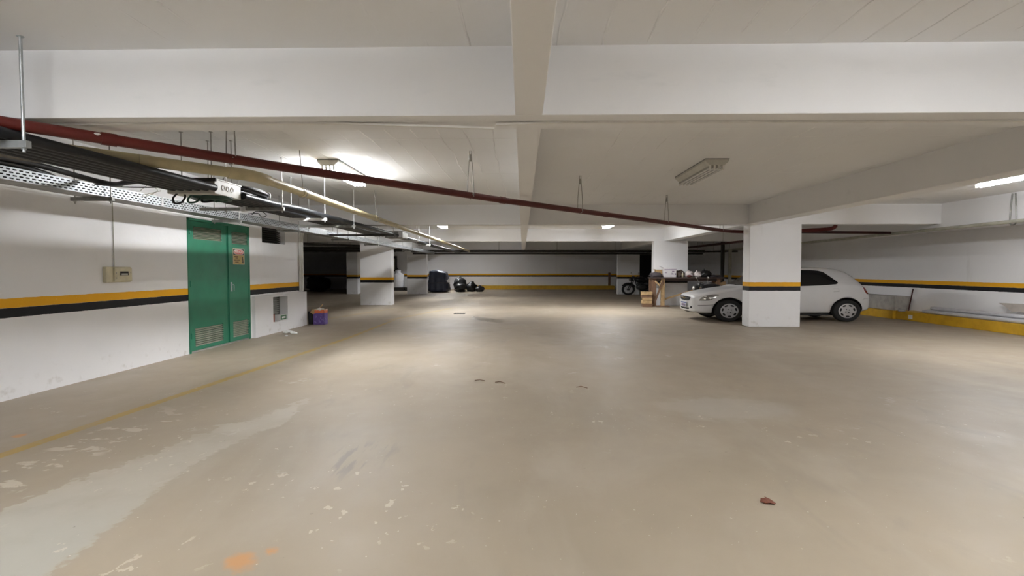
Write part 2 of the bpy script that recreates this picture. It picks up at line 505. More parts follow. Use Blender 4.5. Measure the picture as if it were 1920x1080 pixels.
# beams
for i, y in enumerate((-5.1, 3.8, 13.0, 20.7, 29.7)):
    x0 = WL - .22 if y < 12.9 else XL
    struct('ceiling_beam', MB().box(x0, XR, y, y + .38, BEAM, CEIL + .01, bev=.008), 'beam',
           ['white cross beam behind the camera', 'large white cross beam nearest the camera', 'white cross beam above the front pillar',
            'white cross beam above the second row of pillars', 'white cross beam above the farthest pillars'][i], 'beam')
struct('ceiling_beam', MB().box(-.055, .145, YF, YB, BEAM + .003, CEIL + .01, bev=.006), 'beam', 'narrow white beam running down the middle of the ceiling', 'beam')
struct('ceiling_beam', MB().box(5.66, 6.02, YF, YB, BEAM + .004, CEIL + .01, bev=.006), 'beam', 'white lengthwise beam over the right pillars', 'beam')
struct('ceiling_beam', MB().box(-6.2, -5.8, 13.16, YB, BEAM + .004, CEIL + .01, bev=.006), 'beam', 'white lengthwise beam over the left pillars', 'beam')
struct('ceiling_beam', MB().box(10.4, XR, YF, YB, 2.47, CEIL + .01, bev=.006), 'beam', 'white edge beam along the top of the right wall', 'beam')

# pillars
for (x0, x1, y0, y1, lab) in ((5.70, 6.98, 13.0, 13.4, 'white pillar with stripe in front of the white car'),
                              (5.25, 6.60, 20.62, 21.0, 'white pillar behind the workbench'),
                              (-6.58, -5.30, 20.62, 21.0, 'wide white striped pillar in the left row, nearest one'),
                              (5.50, 6.76, 29.75, 30.1, 'shaded pillar beside the black motorcycle'),
                              (-6.75, -5.60, 29.75, 30.1, 'striped pillar between white tank and navy cover'),
                              (-10.30, -9.65, 29.75, 30.1, 'narrow pillar in the dark left bay')):
    struct('pillar', MB().box(x0, x1, y0, y1, 0, BEAM + .01, bev=.012), 'wall', lab, 'pillar')

# curbs
struct('curb', MB().box(10.93, XR, 4.0, 15.2, 0, .245, bev=.012).box(10.84, XR, 15.2, 26.0, 0, .235, bev=.012), ['yellowcurb'],
       'yellow painted curb along the right wall', 'curb')
struct('curb', MB().box(-4.6, 6.6, 36.9, YB, 0, .27, bev=.015), 'yellowcurb', 'yellow painted curb at the back wall', 'curb')

# ------------------------------------------------------------------ door_1: green double door
dr = thing('door_1', 'green metal double door with louvres and danger sign', 'door', (WL, (D0 + D1) / 2, 0)); dr['kind'] = 'structure'
fr = MB()
for (y0, y1, z0, z1) in ((D0, D0 + .045, 0, DH), (D1 - .045, D1, 0, DH), (D0, D1, DH - .045, DH)):
    fr.box(WL - .12, WL + .012, y0, y1, z0, z1)
part('frame', fr, 'green', dr)
part('threshold', MB().box(WL - .2, WL - .01, D0, D1, 0, .03), 'concrete', dr)


def leaf(y0, y1, louvres, x):
    ly0, ly1, rows = louvres
    cut = [(z0, z1) for z0, z1 in rows]
    m = MB()
    zs = [.035] + [v for c in cut for v in c] + [DH - .05]
    for i in range(0, len(zs), 2): m.box(x - .035, x, y0, y1, zs[i], zs[i + 1])
    for c in cut:
        m.box(x - .035, x, y0, ly0, *c); m.box(x - .035, x, ly1, y1, *c)
        m.box(x - .034, x - .030, ly0, ly1, *c)
    m.box(x - .001, x + .006, y0, y0 + .018, .035, DH - .05); m.box(x - .001, x + .006, y1 - .018, y1, .035, DH - .05)
    o = part('leaf', m, 'green', dr)
    for (z0, z1) in cut:
        n = 9; h = (z1 - z0) / n
        me = None
        for k in range(n):
            zc = z0 + h * (k + .5)
            if me is None:
                s_ = MB().prism([(-.030, -h * .10), (-.026, .012 - h * .1), (.008, -h * .26), (.006, -h * .42)], 'y', ly0, ly1)
                me = s_.mesh('slat'); me.materials.append(M['slat'])
            sl = bpy.data.objects.new('slat', me); COL.objects.link(sl); sl.parent = o; sl.location = (x, 0, zc)
    return o


leaf(D0 + .05, 9.775, (8.77, 9.60, ((.10, .42), (1.975, 2.195))), WL + .0)
lf = leaf(9.79, D1 - .05, (9.92, 10.47, ((.11, .42), (1.95, 2.19))), WL + .012)
h = MB().box(WL + .012, WL + .02, 9.845, 9.905, 1.02, 1.20, bev=.003).tube([(WL + .02, 9.875, 1.15), (WL + .06, 9.875, 1.15), (WL + .068, 9.875, 1.13), (WL + .068, 9.875, 1.03)], .009, 8)
part('handle', h, 'galv', dr)
for z in (.3, 1.2, 2.1):
    part('hinge', MB().tube([(WL + .016, D0 + .05, z - .05), (WL + .016, D0 + .05, z + .05)], .012, 8), 'green', dr)
    part('hinge', MB().tube([(WL + .018, D1 - .05, z - .05), (WL + .018, D1 - .05, z + .05)], .012, 8), 'green', dr)

# danger sign on the right leaf (built in y,z on the leaf face)
sx = WL + .0135
sg = part('warning_sign', MB().box(sx, sx + .004, 9.945, 10.36, 1.545, 1.865), 'signcream', dr)


def spart(name, mb, mat):
    o = link(name, mb.mesh(name), mat); o.parent = sg
    o.location = (0, 0, 0)
    return o


spart('black_panel', MB().box(sx + .004, sx + .0050, 9.957, 10.348, 1.735, 1.853), 'signblack')
spart('yellow_panel', MB().box(sx + .004, sx + .0050, 9.957, 10.348, 1.555, 1.728), 'signyellow')
el = lambda ry, rz, x, n=32: MB().prism([(10.1525 + ry * math.copysign(abs(math.cos(t)) ** .75, math.cos(t)), 1.794 + rz * math.copysign(abs(math.sin(t)) ** .75, math.sin(t)))
                                          for t in (2 * PI * k / n for k in range(n))], 'x', x, x + .0008)
spart('white_oval', el(.178, .052, sx + .0050), 'signwhite')
spart('red_oval', el(.166, .044, sx + .0058), 'signred')
for (z, y0, y1) in ((1.705, 9.99, 10.13), (1.675, 10.03, 10.12), (1.632, 9.98, 10.07), (1.632, 10.085, 10.19), (1.595, 10.02, 10.14)):
    spart('illegible_text_line', MB().box(sx + .005, sx + .0056, y0, y1, z - .007, z + .007), 'wooddk')
fig = [(10.255, 1.690), (10.28, 1.703), (10.30, 1.69), (10.292, 1.672), (10.305, 1.645), (10.31, 1.615), (10.318, 1.585), (10.325, 1.575), (10.26, 1.575), (10.275, 1.59), (10.28, 1.62), (10.268, 1.65)]
spart('hand_symbol', MB().prism(fig, 'x', sx + .005, sx + .0058), 'signblack')


def text_mesh(txt, size, name):
    cu = bpy.data.curves.new(name, 'FONT'); cu.body = txt; cu.size = size; cu.align_x = 'CENTER'; cu.align_y = 'CENTER'; cu.extrude = .0004
    cu.offset = size * .018
    o = bpy.data.objects.new(name, cu); COL.objects.link(o)
    dg = bpy.context.evaluated_depsgraph_get()
    me = bpy.data.meshes.new_from_object(o.evaluated_get(dg)); me.name = name
    bpy.data.objects.remove(o); bpy.data.curves.remove(cu)
    return me


me = text_mesh('PERIGO', .085, 'sign_lettering')
to = link('sign_lettering', me, 'signwhite'); to.parent = sg
to.matrix_basis = Matrix.Translation((sx + .0068, 10.1525, 1.794)) @ Matrix(((0, 0, 1, 0), (1, 0, 0, 0), (0, 1, 0, 0), (0, 0, 0, 1)))

# ------------------------------------------------------------------ vents in the left wall
v1 = thing('window_1', 'dark louvred vent opening high in the left wall', 'vent', (WL, 11.65, 2.04)); v1['kind'] = 'structure'
part('back_panel', MB().box(WL - .218, WL - .20, 11.11, 12.20, 2.04, 2.40), 'dark', v1)  # black sheet painted as the unlit space behind the louvres
for k in range(7):
    z = 2.06 + k * .048
    part('slat', MB().prism([(WL - .17, z + .03), (WL - .165, z + .036), (WL - .11, z + .004), (WL - .115, z - .002)], 'y', 11.12, 12.19), 'iron', v1)
v2 = thing('window_2', 'low recessed vent with pale grey louvres near the floor', 'vent', (WL, 11.78, .25)); v2['kind'] = 'structure'
part('back_panel', MB().box(WL - .218, WL - .20, 11.42, 12.14, .25, .82), 'galvdk', v2)
part('frame', MB().box(WL - .2, WL - .12, 11.42, 11.45, .25, .82).box(WL - .2, WL - .12, 12.11, 12.14, .25, .82).box(WL - .2, WL - .12, 11.45, 12.11, .79, .82), 'galvdk', v2)
for k in range(11):
    z = .27 + k * .047
    part('slat', MB().prism([(WL - .19, z + .03), (WL - .185, z + .036), (WL - .125, z + .006), (WL - .13, z - .0)], 'y', 11.45, 12.11), 'boxgrey', v2)
solo('brick_piece', MB().box(WL - .09, WL + .05, 11.45, 11.53, .252, .43, bev=.006), 'brick', 'upright red brick in the low vent recess', 'brick')
gb = thing('small_green_box', 'small green and white printed box on the low vent sill', 'box', (WL, 11.95, .252))
part('body', MB().box(WL - .10, WL + .055, 11.78, 12.09, .252, .385, bev=.005), 'paper', gb)
part('printed_band', MB().box(WL + .055, WL + .057, 11.80, 12.085, .268, .372), 'greenlabel', gb)
part('printed_panel', MB().box(WL + .057, WL + .0585, 11.86, 12.04, .30, .34), 'paper', gb)

# ------------------------------------------------------------------ breaker box, cord, wall conduits
bb = thing('breaker_box', 'cream plastic breaker box on the left wall above the stripe', 'breaker box', (WL, 7.0, 1.27))
part('body', MB().box(WL - .0, WL + .055, 6.83, 7.27, 1.27, 1.485, bev=.010), 'cream', bb)
part('cover', MB().box(WL + .055, WL + .078, 6.95, 7.26, 1.28, 1.475, bev=.008), 'cream', bb)
part('switch_window', MB().box(WL + .078, WL + .081, 7.04, 7.19, 1.365, 1.42), 'iron', bb)
part('window_flap', MB().box(WL + .081, WL + .085, 7.06, 7.17, 1.37, 1.392), 'boxgrey', bb)
for (y, z) in ((6.975, 1.40), (6.975, 1.33), (7.235, 1.40)):
    part('screw', MB().lathe([(0, .004), (.007, .003), (.007, 0)], (WL + .078, y, z), 8, 'x'), 'galvdk', bb)
part('cord', MB().tube([(WL + .012, 7.02, 1.485), (WL + .012, 7.02, 2.0), (WL + .012, 7.02, 2.6)], .006, 6), 'greenwhite', bb)
for k, (y, zt) in enumerate(((12.93, 2.55), (13.02, 2.5), (13.10, 2.45))):
    solo('wall_conduit', MB().tube([(WL + .026, y, .885), (WL + .026, y, zt - .2), (WL + .05, y + .02, zt)], .024, 8), 'strip',
         ['white vertical conduit at the wall corner, the one nearest the door', 'white vertical conduit at the wall corner, middle of three', 'white vertical conduit at the wall corner, outermost'][k], 'conduit', 'white conduits at the wall corner')
solo('pipe_stub', MB().tube([(WL + .0, 13.12, .93), (WL + .14, 13.2, .925)], .022, 10), 'iron', 'short dark pipe stub sticking out at the left wall corner', 'pipe')


# ------------------------------------------------------------------ lamps
def fixture(ntube, width, length, lit):
    # lit: None or the key of the tube material
    r = bpy.data.objects.new('ceiling_lamp', None); COL.objects.link(r)
    hw, L = width / 2, length
    prof = [(-hw, 0), (hw, 0), (hw, -.028), (hw * .62, -.085), (-hw * .62, -.085), (-hw, -.028)]
    part('housing', MB().prism(prof, 'y', 0, L), 'fixture', r)
    part('backing', MB().box(-hw - .006, hw + .006, -.006, L + .006, -.002, .012), 'galvdk', r)
    sp = width * .56 / max(ntube - 1, 1)
    for k in range(ntube):
        x = (k - (ntube - 1) / 2) * sp
        part('tube', MB().tube([(x, .035, -.125), (x, L - .035, -.125)], .0165, 12), lit if lit else 'tubeoff', r)
        for y in (0.012, L - .034):
            part('socket', MB().box(x - .014, x + .014, y, y + .022, -.148, -.083, bev=.004), 'socket', r)
    return r


lampsp = [
    (4, .31, 1.55, 'tube_bay', (-2.89, 7.58), 0, 'lit four-tube ceiling lamp over the left bay behind the red pipe'),
    (4, .34, 1.50, None, (2.86, 7.65), 0, 'unlit four-tube ceiling lamp over the right bay'),
    (2, .16, 1.70, 'tube_new', (8.23, 7.80), 0, 'lit tube lamp at the right edge by the right wall'),
    (4, .31, 1.55, 'tube_mid', (-2.82, 17.0), 0, 'distant lit ceiling lamp beyond the second cross beam on the left'),
    (4, .34, 1.55, 'tube_mid', (3.0, 17.1), 0, 'distant lit ceiling lamp beyond the second cross beam on the right'),
    (4, .31, 1.55, 'tube_old', (-3.0, 24.0), 0, 'lit ceiling lamp hidden above the third cross beam on the left'),
    (4, .31, 1.55, 'tube_old', (-5.0, 32.4), 0, 'lit ceiling lamp over the navy cover beyond the farthest beam'),
    (4, .31, 1.55, 'tube_old', (-2.1, .95), 90, 'unseen lit ceiling lamp above the camera on the left, turned to light the beam'),  # unseen lamps, set crosswise to throw more light on the near beam face
    (4, .34, 1.55, 'tube_old', (3.6, .95), 90, 'unseen lit ceiling lamp above the camera on the right, turned to light the beam'),
    (2, .22, 1.70, 'tube_mid', (8.23, -.35), 0, 'lit tube lamp beside the right wall behind the camera'),
]
for (n, wd, L, lit, (x, y), rz, lab) in lampsp:
    f = fixture(n, wd, L, lit); f.location = (x, y, CEIL - .012); f.rotation_euler.z = R(rz)
    f['label'] = lab; f['category'] = 'ceiling lamp'; f['group'] = 'fluorescent ceiling lamps'

# ------------------------------------------------------------------ cable moulding under the first beam
solo('cable_moulding', MB().bar((-3.65, 3.93, BEAM - .008), (-1.45, 3.95, BEAM - .008), .03, .014).bar((-1.45, 3.95, BEAM - .008), (-.22, 4.0, BEAM - .040), .03, .014), 'strip',
     'white cable moulding drooping loose under the first beam, left piece', 'cable moulding')
solo('cable_moulding', MB().bar((-.205, 3.96, BEAM - .022), (.25, 3.97, BEAM - .008), .03, .014).bar((.25, 3.97, BEAM - .008), (10.3, 4.04, BEAM - .008), .03, .014), 'strip',
     'white cable moulding along the underside of the first beam, right piece', 'cable moulding')


# ------------------------------------------------------------------ pipes and conduits
def arc(p, c, q, n=6):
    p, c, q = Vector(p), Vector(c), Vector(q)
    return [(p * (1 - t) ** 2 + c * 2 * t * (1 - t) + q * t * t) for t in (k / n for k in range(n + 1))]


ZP = 2.47
rp = thing('red_fire_pipe', 'long red fire pipe crossing the garage under the ceiling', 'pipe', (0, 8, ZP))
main = [(-4.75, 2.35, ZP + .02), (-3.69, 3.58, ZP + .02), (-2.51, 5.01, ZP + .005), (-.11, 7.82, ZP), (2.75, 10.9, ZP)]
part('pipe_run', MB().tube(main + arc((5.35, 13.72, ZP), (5.75, 14.12, ZP), (6.3, 14.12, ZP)) + [(7.0, 14.1, ZP)], .045, 12), 'red', rp)
part('elbow_branch', MB().tube([(7.0, 14.1, ZP), (7.7, 13.55, ZP + .01)] + arc((7.85, 13.40, ZP + .015), (7.98, 13.28, ZP + .02), (7.98, 13.28, ZP + .11)), .047, 12), 'red', rp)
part('side_branch', MB().tube([(6.9, 14.12, ZP), (10.29, 14.60, ZP)], .036, 10), 'darkred', rp)
for (x, y, zc) in ((-.3, 7.60, ZP + .001), (1.55, 9.62, ZP), (-3.3, 4.055, ZP + .015)):
    d = Vector((1, 1.13, 0)).normalized() * .05
    part('coupling', MB().tube([(x - d.x, y - d.y, zc), (x + d.x, y + d.y, zc)], .051, 12), 'red', rp)
d = Vector((1, 1.17, 0)).normalized()
part('white_paint_chip', MB().lump((-3.36 + .03, 4.0 - .03, ZP + .034), .035, .02, .012, .3, 2, 3, 2), 'paper', rp)
hang = [(-2.72, 4.76, 0, 'nearest the camera'), (-.72, 7.10, 1, 'left of the middle beam'), (1.0, 9.0, 1, 'just right of the middle beam'), (3.15, 11.33, 1, 'in front of the second cross beam'), (5.2, 13.55, 1, 'beyond the second cross beam')]
for (x, y, kind, lab) in hang:
    t = thing('pipe_hanger', 'twisted wire hanger holding the red pipe, ' + lab, 'pipe hanger', (x, y, ZP), 'red pipe hangers')
    zt = CEIL if not (12.9 < y < 13.5) else BEAM
    sgn = .035
    part('strap', MB().tube([(x - .030, y + .030, ZP + .02), (x - .047, y + .0, ZP - .01), (x, y, ZP - .052), (x + .047, y, ZP - .01), (x + .030, y - .030, ZP + .02)], .006, 6), 'rod', t)
    for s_ in (-1, 1):
        top = (x + s_ * (.012 if kind else .03), y, zt)
        part('wire', MB().tube([(x + s_ * .045, y, ZP - .01), (x + s_ * .040, y, ZP + .2), (x + s_ * .018 + (.012 if kind == 0 else 0) * s_, y, zt - .12), top], .0065, 6), 'rod', t)
    if kind: part('knot', MB().lump((x, y, zt - .10), .022, .022, .05, .3, 3, x, 2), 'rod', t)

bp = thing('beige_drain_pipe', 'beige plastic drain pipe running to the back of the garage', 'pipe', (-3.0, 6, 2.47))
ZB = 2.50
part('pipe_run', MB().tube([(-3.02, 6.02, ZB), (-3.02, 29.2, ZB - .03)], .054, 12), 'beige', bp)
part('diagonal_run', MB().tube([(-3.12, 5.62, ZB + .004), (-4.05, 4.55, ZB + .012), (-5.6, 2.75, ZB + .014)], .056, 12), 'beige', bp)
part('elbow', MB().tube([(-3.20, 5.53, ZB)] + arc((-3.13, 5.61, ZB), (-3.02, 5.74, ZB), (-3.02, 5.92, ZB)) + [(-3.02, 6.05, ZB)], .066, 12), 'beige', bp)
part('collar', MB().tube([(-3.66, 4.99, ZB), (-3.72, 4.92, ZB)], .066, 12), 'beige', bp)
for y in (6.95, 10.4, 14.6, 18.4): part('collar', MB().tube([(-3.02, y, ZB), (-3.02, y + .07, ZB)], .062, 12), 'beige', bp)
for k, (y, m_, lab) in enumerate(((7.02, 'rod', 'first'), (10.55, 'rod', 'second'), (16.3, 'whitemetal', 'third'), (22.5, 'whitemetal', 'last'))):
    t = thing('pipe_hanger', 'rod hanger holding the beige drain pipe, %s from the camera' % lab, 'pipe hanger', (-3.02, y, ZB), 'beige pipe hangers')
    part('rod', MB().tube([(-3.02, y, ZB + .08), (-3.06, y, CEIL)], .007, 6), m_, t)
    part('clamp', MB().tube([(-3.02 + .07 * math.cos(a), y, ZB + .07 * math.sin(a)) for a in (2 * PI * q / 14 for q in range(14))], .006, 5, closed=True), m_, t)

# six black conduits, near run up to the junction box and far run beyond it
ZC = 2.40
cx = [-3.62 - k * .098 for k in range(6)]
ordn = ['first', 'second', 'third', 'fourth', 'fifth', 'sixth']
for k, x in enumerate(cx):
    solo('black_conduit', MB().tube([(x, .6, ZC), (x, 3.6, ZC), (x, 5.98, ZC + .01)], .042, 12), 'blackpvc',
         'black conduit running to the grey junction box, %s from the red pipe' % ordn[k], 'conduit', 'black conduits before the junction box')
    solo('black_conduit', MB().tube([(x, 6.6, ZC), (x, 7.45, ZC - .0)] + [(x + .10 * (k < 2), 8.0 + .5 * k, ZC)] + [(x + .12 * (k < 2), 14.3, ZC)], .040 if k else .044, 12), 'blackpvc',
         'black conduit between the two junction boxes, %s from the drain pipe' % ordn[k], 'conduit', 'black conduits between the junction boxes')
for k in range(3):
    x = -3.50 - k * .1
    solo('black_conduit', MB().tube([(x, 14.95, ZC), (x, 28.6, ZC)], .040, 10), 'blackpvc', 'distant black conduit beyond the small junction box, %s from the drain pipe' % ordn[k], 'conduit', 'black conduits beyond the second box')

jb = thing('junction_box', 'grey junction box where the black conduits enter', 'junction box', (-3.9, 6.27, 2.34))
part('body', MB().box(-4.20, -3.63, 6.0, 6.56, 2.345, 2.512, bev=.006), 'boxgrey', jb)
part('lid', MB().box(-4.21, -3.622, 5.985, 6.57, 2.512, 2.524), 'boxgrey', jb)
part('lid_flange', MB().box(-4.20, -3.60, 5.968, 5.992, 2.485, 2.524), 'iron', jb)
for q, y in enumerate((6.17, 6.265, 6.36)):
    part('knockout', MB().lathe([(.0, .002), (.022, .002), (.026, .006), (.032, .006), (.034, 0)], (-3.63, y, 2.435), 16, 'x'), 'whitemetal', jb)
part('hook', MB().tube([(-3.63, 6.15, 2.515), (-3.61, 6.15, 2.55), (-3.62, 6.18, 2.565), (-3.64, 6.2, 2.54)], .004, 5), 'rod', jb)
for q in range(4):
    x = -4.1 + q * .11
    part('cable_loop', MB().tube(smooth([(x, 6.03 + .1 * q, 2.35), (x - .03, 6.0 + .1 * q, 2.29), (x, 5.98 + .1 * q, 2.23 + .02 * q), (x + .05, 6.02 + .1 * q, 2.24 + .02 * q), (x + .07, 6.06 + .1 * q, 2.30), (x + .06, 6.08 + .1 * q, 2.35)]), .012, 6), 'blackrub' if q % 2 == 0 else 'greendk', jb)
part('under_wiring', MB().lump((-3.86, 6.32, 2.335), .24, .2, .045, .25, 2.5, 4, 3), 'greendk', jb)
jb2 = thing('junction_box', 'smaller dark junction box further along the conduits', 'junction box', (-3.65, 14.6, 2.33))
part('body', MB().box(-3.86, -3.36, 14.3, 14.95, 2.33, 2.50, bev=.006), 'galvdk', jb2)
part('lid', MB().box(-3.87, -3.35, 14.29, 14.96, 2.50, 2.51), 'iron', jb2)
part('end_plate', MB().box(-3.47, -3.355, 14.28, 14.297, 2.345, 2.50), 'whitemetal', jb2)

coil = MB()
rr = random.Random(3)
for k in range(7):
    a0 = rr.uniform(0, 6)
    cxx, cy, rx, ry = -3.74 + rr.uniform(-.03, .03), 6.98 + rr.uniform(-.05, .05), .15 + rr.uniform(-.03, .02), .36 + rr.uniform(-.05, .05)
    tz = rr.uniform(-.02, .03)
    coil.tube([(cxx + rx * math.cos(a), cy + ry * math.sin(a), 2.468 + k * .007 + tz * math.sin(a + a0) + .02) for a in (2 * PI * q / 20 for q in range(20))], .014, 6, closed=True)
co = thing('cable_coil', 'coil of black cable lying on the conduits past the junction box', 'cable', (-3.74, 6.98, 2.45))
part('cable_turns', coil, 'blackrub', co)
part('cable_tie', MB().tube([(-3.62 + .03 * math.cos(a), 7.26, 2.49 + .05 * math.sin(a)) for a in (2 * PI * q / 12 for q in range(12))], .006, 5, closed=True), 'whitemetal', co)

# perforated cable tray: real slots
TX0, TX1, TZ0, TZ1, TY0, TY1 = -5.30, -5.0, 2.322, 2.446, 1.2, 29.0
tray = thing('cable_tray', 'galvanised perforated cable tray along the left wall', 'cable tray', (-5.15, 9, TZ0))


def slotted(x, y0, y1, pitch, slot):
    m = MB()
    rows = 4; gh = .0135; zz = [TZ0 + .004]
    step = (TZ1 - TZ0 - .008) / rows
    bands = []
    z = TZ0
    for r in range(rows):
        zc = TZ0 + .004 + step * (r + .5)
        bands.append((z, zc - gh / 2)); z = zc + gh / 2
    bands.append((z, TZ1))
    for (a, b_) in bands: m.add([(x, y0, a), (x, y1, a), (x, y1, b_), (x, y0, b_)], [(0, 1, 2, 3)])
    n = int((y1 - y0) / pitch)
    for r in range(rows):
        zc = TZ0 + .004 + step * (r + .5)
        off = pitch / 2 * (r % 2)
        for k in range(n):
            a = y0 + k * pitch + off; b_ = min(a + pitch - slot, y1)
            m.add([(x, a, zc - gh / 2), (x, b_, zc - gh / 2), (x, b_, zc + gh / 2), (x, a, zc + gh / 2)], [(0, 1, 2, 3)])
    return m


part('side_wall', slotted(TX1, TY0, TY1, .066, .040), 'galv', tray)
part('side_wall', slotted(TX0, TY0, TY1, .066, .040), 'galv', tray)
part('bottom', MB().box(TX0, TX1, TY0, TY1, TZ0 - .003, TZ0), 'galvdk', tray)
for q, (xx, zz) in enumerate(((-5.045, .024), (-5.10, .022), (-5.16, .025), (-5.22, .022), (-5.07, .066), (-5.13, .068), (-5.19, .066), (-5.045, .10), (-5.11, .105))):
    part('slot_darkening_cable', MB().tube([(xx, TY0, TZ0 + zz), (xx + .008, 6 + q * .4, TZ0 + zz), (xx, 13, TZ0 + zz), (xx, TY1, TZ0 + zz)], .022, 8), 'blackrub', tray)  # black cables added inside so the slots look dark against the lit wall
part('lip', MB().box(TX1 - .014, TX1 + .002, TY0, TY1, TZ1, TZ1 + .003), 'galv', tray)
part('splice_plate', MB().box(TX1 + .001, TX1 + .005, 11.9, 13.0, TZ0 - .006, TZ1 + .006), 'galv', tray)
part('splice_plate', MB().box(TX1 + .001, TX1 + .004, 7.02, 7.06, TZ0 + .01, TZ1 - .01), 'whitemetal', tray)


def support(name, label, cat, x0, x1, y, z, rods, mat='galvdk', group=None, rail=True, rodmat='rod', zt=CEIL, rr_=.0075, h=.045):
    t = thing(name, label, cat, ((x0 + x1) / 2, y, z), group)
    if rail:
        part('rail', MB().box(x0, x1, y - .022, y + .022, z - h, z, bev=.003), mat, t)
    for x in rods:
        part('rod', MB().tube([(x, y, z - h - .03), (x, y, zt)], rr_, 6), rodmat, t)
        part('ceiling_plate', MB().lathe([(0, -.006), (.022, -.005), (.022, 0)], (x, y, zt), 10), rodmat, t)
        if rail: part('nut', MB().lathe([(0, -.012), (.015, -.012), (.015, 0), (0, 0)], (x, y, z - h), 6, smooth=False), rodmat, t)
    return t


g = 'tray support brackets'
for k, (y, lab) in enumerate(((2.6, 'nearest the camera'), (6.10, 'before the breaker cord'), (8.9, 'above the green door'), (11.3, 'above the high vent'), (14.5, 'past the wall corner'), (17.5, 'before the left pillar'), (23.0, 'in the rear bay'))):
    support('tray_bracket', 'steel bracket and rods carrying the cable tray, ' + lab, 'bracket', -5.44, -4.93, y, TZ0 - .004, (-5.40, -4.96), group=g)
g = 'conduit support rails'
support('conduit_rail', 'steel channel with rod carrying the black conduits at the left edge', 'bracket', -4.30, -3.48, 3.57, ZC - .045, (-4.26, -3.515), 'galv', g, rodmat='galv', rr_=.011, h=.05)
support('conduit_rail', 'pair of rods hanging the grey junction box, near pair', 'bracket', -4.2, -3.6, 6.06, 2.56, (-4.06, -3.70), 'galvdk', g, rail=False)
support('conduit_rail', 'pair of rods hanging the grey junction box, far pair', 'bracket', -4.2, -3.6, 6.48, 2.56, (-4.0, -3.70), 'galvdk', g, rail=False)
lb = support('conduit_rail', 'long dull steel bar under the conduits past the junction box', 'bracket', -4.75, -3.50, 7.48, ZC - .043, (-4.36, -3.53), 'galvdk', g)
part('clamp', MB().box(-4.14, -4.06, 7.44, 7.52, ZC - .10, ZC + .01, bev=.01), 'whitemetal', lb)
support('conduit_rail', 'white painted channel with two rods under the conduits', 'bracket', -4.12, -3.47, 9.03, ZC - .043, (-4.10, -3.50), 'whitemetal', g, rodmat='whitemetal')
support('conduit_rail', 'grey channel under the conduits before the second cross beam', 'bracket', -4.6, -3.44, 10.5, ZC - .043, (-4.4, -3.47), 'galvdk', g, rodmat='whitemetal')
support('conduit_rail', 'dark bar below the second cross beam carrying the conduits', 'bracket', -5.2, -3.30, 13.2, ZC - .043, (-4.8, -4.3, -3.34), 'iron', g, zt=BEAM)
support('conduit_rail', 'white channel past the second junction box', 'bracket', -4.0, -3.25, 15.9, ZC - .043, (-3.95, -3.30), 'whitemetal', g, rodmat='whitemetal')
support('conduit_rail', 'distant grey channel carrying the conduits, last one', 'bracket', -3.8, -3.35, 18.6, ZC - .043, (-3.77, -3.38), 'galvdk', g, rodmat='whitemetal')

# loose cables on the tray
cab = thing('black_cable', 'thick black cable curving off the tray towards the conduits', 'cable', (-5.0, 5.3, 2.45))
part('cable_run', MB().tube(smooth([(-5.10, 2.5, 2.49), (-5.08, 4.2, 2.505), (-5.05, 4.9, 2.53), (-5.03, 5.3, 2.53), (-4.99, 5.62, 2.50), (-4.86, 5.82, 2.455), (-4.66, 5.80, 2.42), (-4.45, 5.70, 2.425), (-4.1, 5.6, 2.44), (-3.95, 5.62, 2.45)]), .030, 10), 'blackrub', cab)
part('second_core', MB().tube(smooth([(-5.16, 2.5, 2.475), (-5.15, 4.2, 2.485), (-5.09, 4.9, 2.49), (-5.06, 5.3, 2.47), (-5.08, 5.6, 2.42), (-5.15, 6.2, 2.36), (-5.15, 8.5, 2.345)]), .030, 10), 'blackrub', cab)
part('protective_sleeve', MB().tube([(-5.09, 3.3, 2.505), (-5.08, 4.22, 2.52), (-5.06, 4.7, 2.56), (-5.05, 5.05, 2.562), (-5.04, 5.27, 2.548)], [.05, .05, .05, .044, .03], 10), 'foam', cab)
solo('thin_cable', MB().tube(smooth([(-5.02, 5.9, 2.445), (-4.8, 6.1, 2.44), (-4.4, 6.2, 2.455), (-4.12, 6.0, 2.47)]), .008, 6), 'blackrub', 'thin black cable strung from the tray to the junction box', 'cable')
solo('tangled_wire', MB().tube(smooth([(-5.0, 9.4, 2.46), (-4.98, 9.5, 2.53), (-4.95, 9.7, 2.54), (-4.96, 9.85, 2.49), (-5.0, 9.75, 2.45), (-4.97, 9.55, 2.50), (-5.02, 9.3, 2.46)]), .008, 6), 'blackrub', 'small tangle of wire on the tray above the green door', 'cable')
solo('tangled_wire', MB().tube(smooth([(-4.9, 6.5, 2.45), (-4.75, 6.45, 2.52), (-4.6, 6.4, 2.44), (-4.72, 6.35, 2.36), (-4.85, 6.5, 2.40), (-4.7, 6.6, 2.47)]), .005, 6), 'strip', 'loose pale wire tangle by the tray before the door', 'cable')

# rear ceiling pipes
rear = [((-16, 24.0, 2.46), (-6.3, 24.0, 2.44), .07, 'dark pipe across the rear left bay, nearest'), ((-16, 25.6, 2.38), (-6.3, 25.4, 2.36), .06, 'dark pipe across the rear left bay, second'),
        ((-16, 27.2, 2.5), (-6.3, 27.2, 2.46), .08, 'thick dark pipe across the rear left bay'), ((-14, 15.5, 2.50), (-6.1, 22.0, 2.42), .05, 'slanting dark pipe in the rear left bay'),
        ((-6.3, 29.0, 2.48), (10.2, 29.0, 2.46), .07, 'dark pipe crossing below the farthest beam'), ((-6.3, 29.3, 2.36), (10.2, 29.3, 2.34), .05, 'thin dark pipe crossing below the farthest beam')]
rear += [((8.1, 17.5, 2.47), (7.55, 27.5, 2.47), .045, 'dark red pipe running back behind the workbench'), ((6.6, 25.2, 2.30), (10.38, 25.0, 2.32), .04, 'thin dark pipe in the shade behind the workbench')]
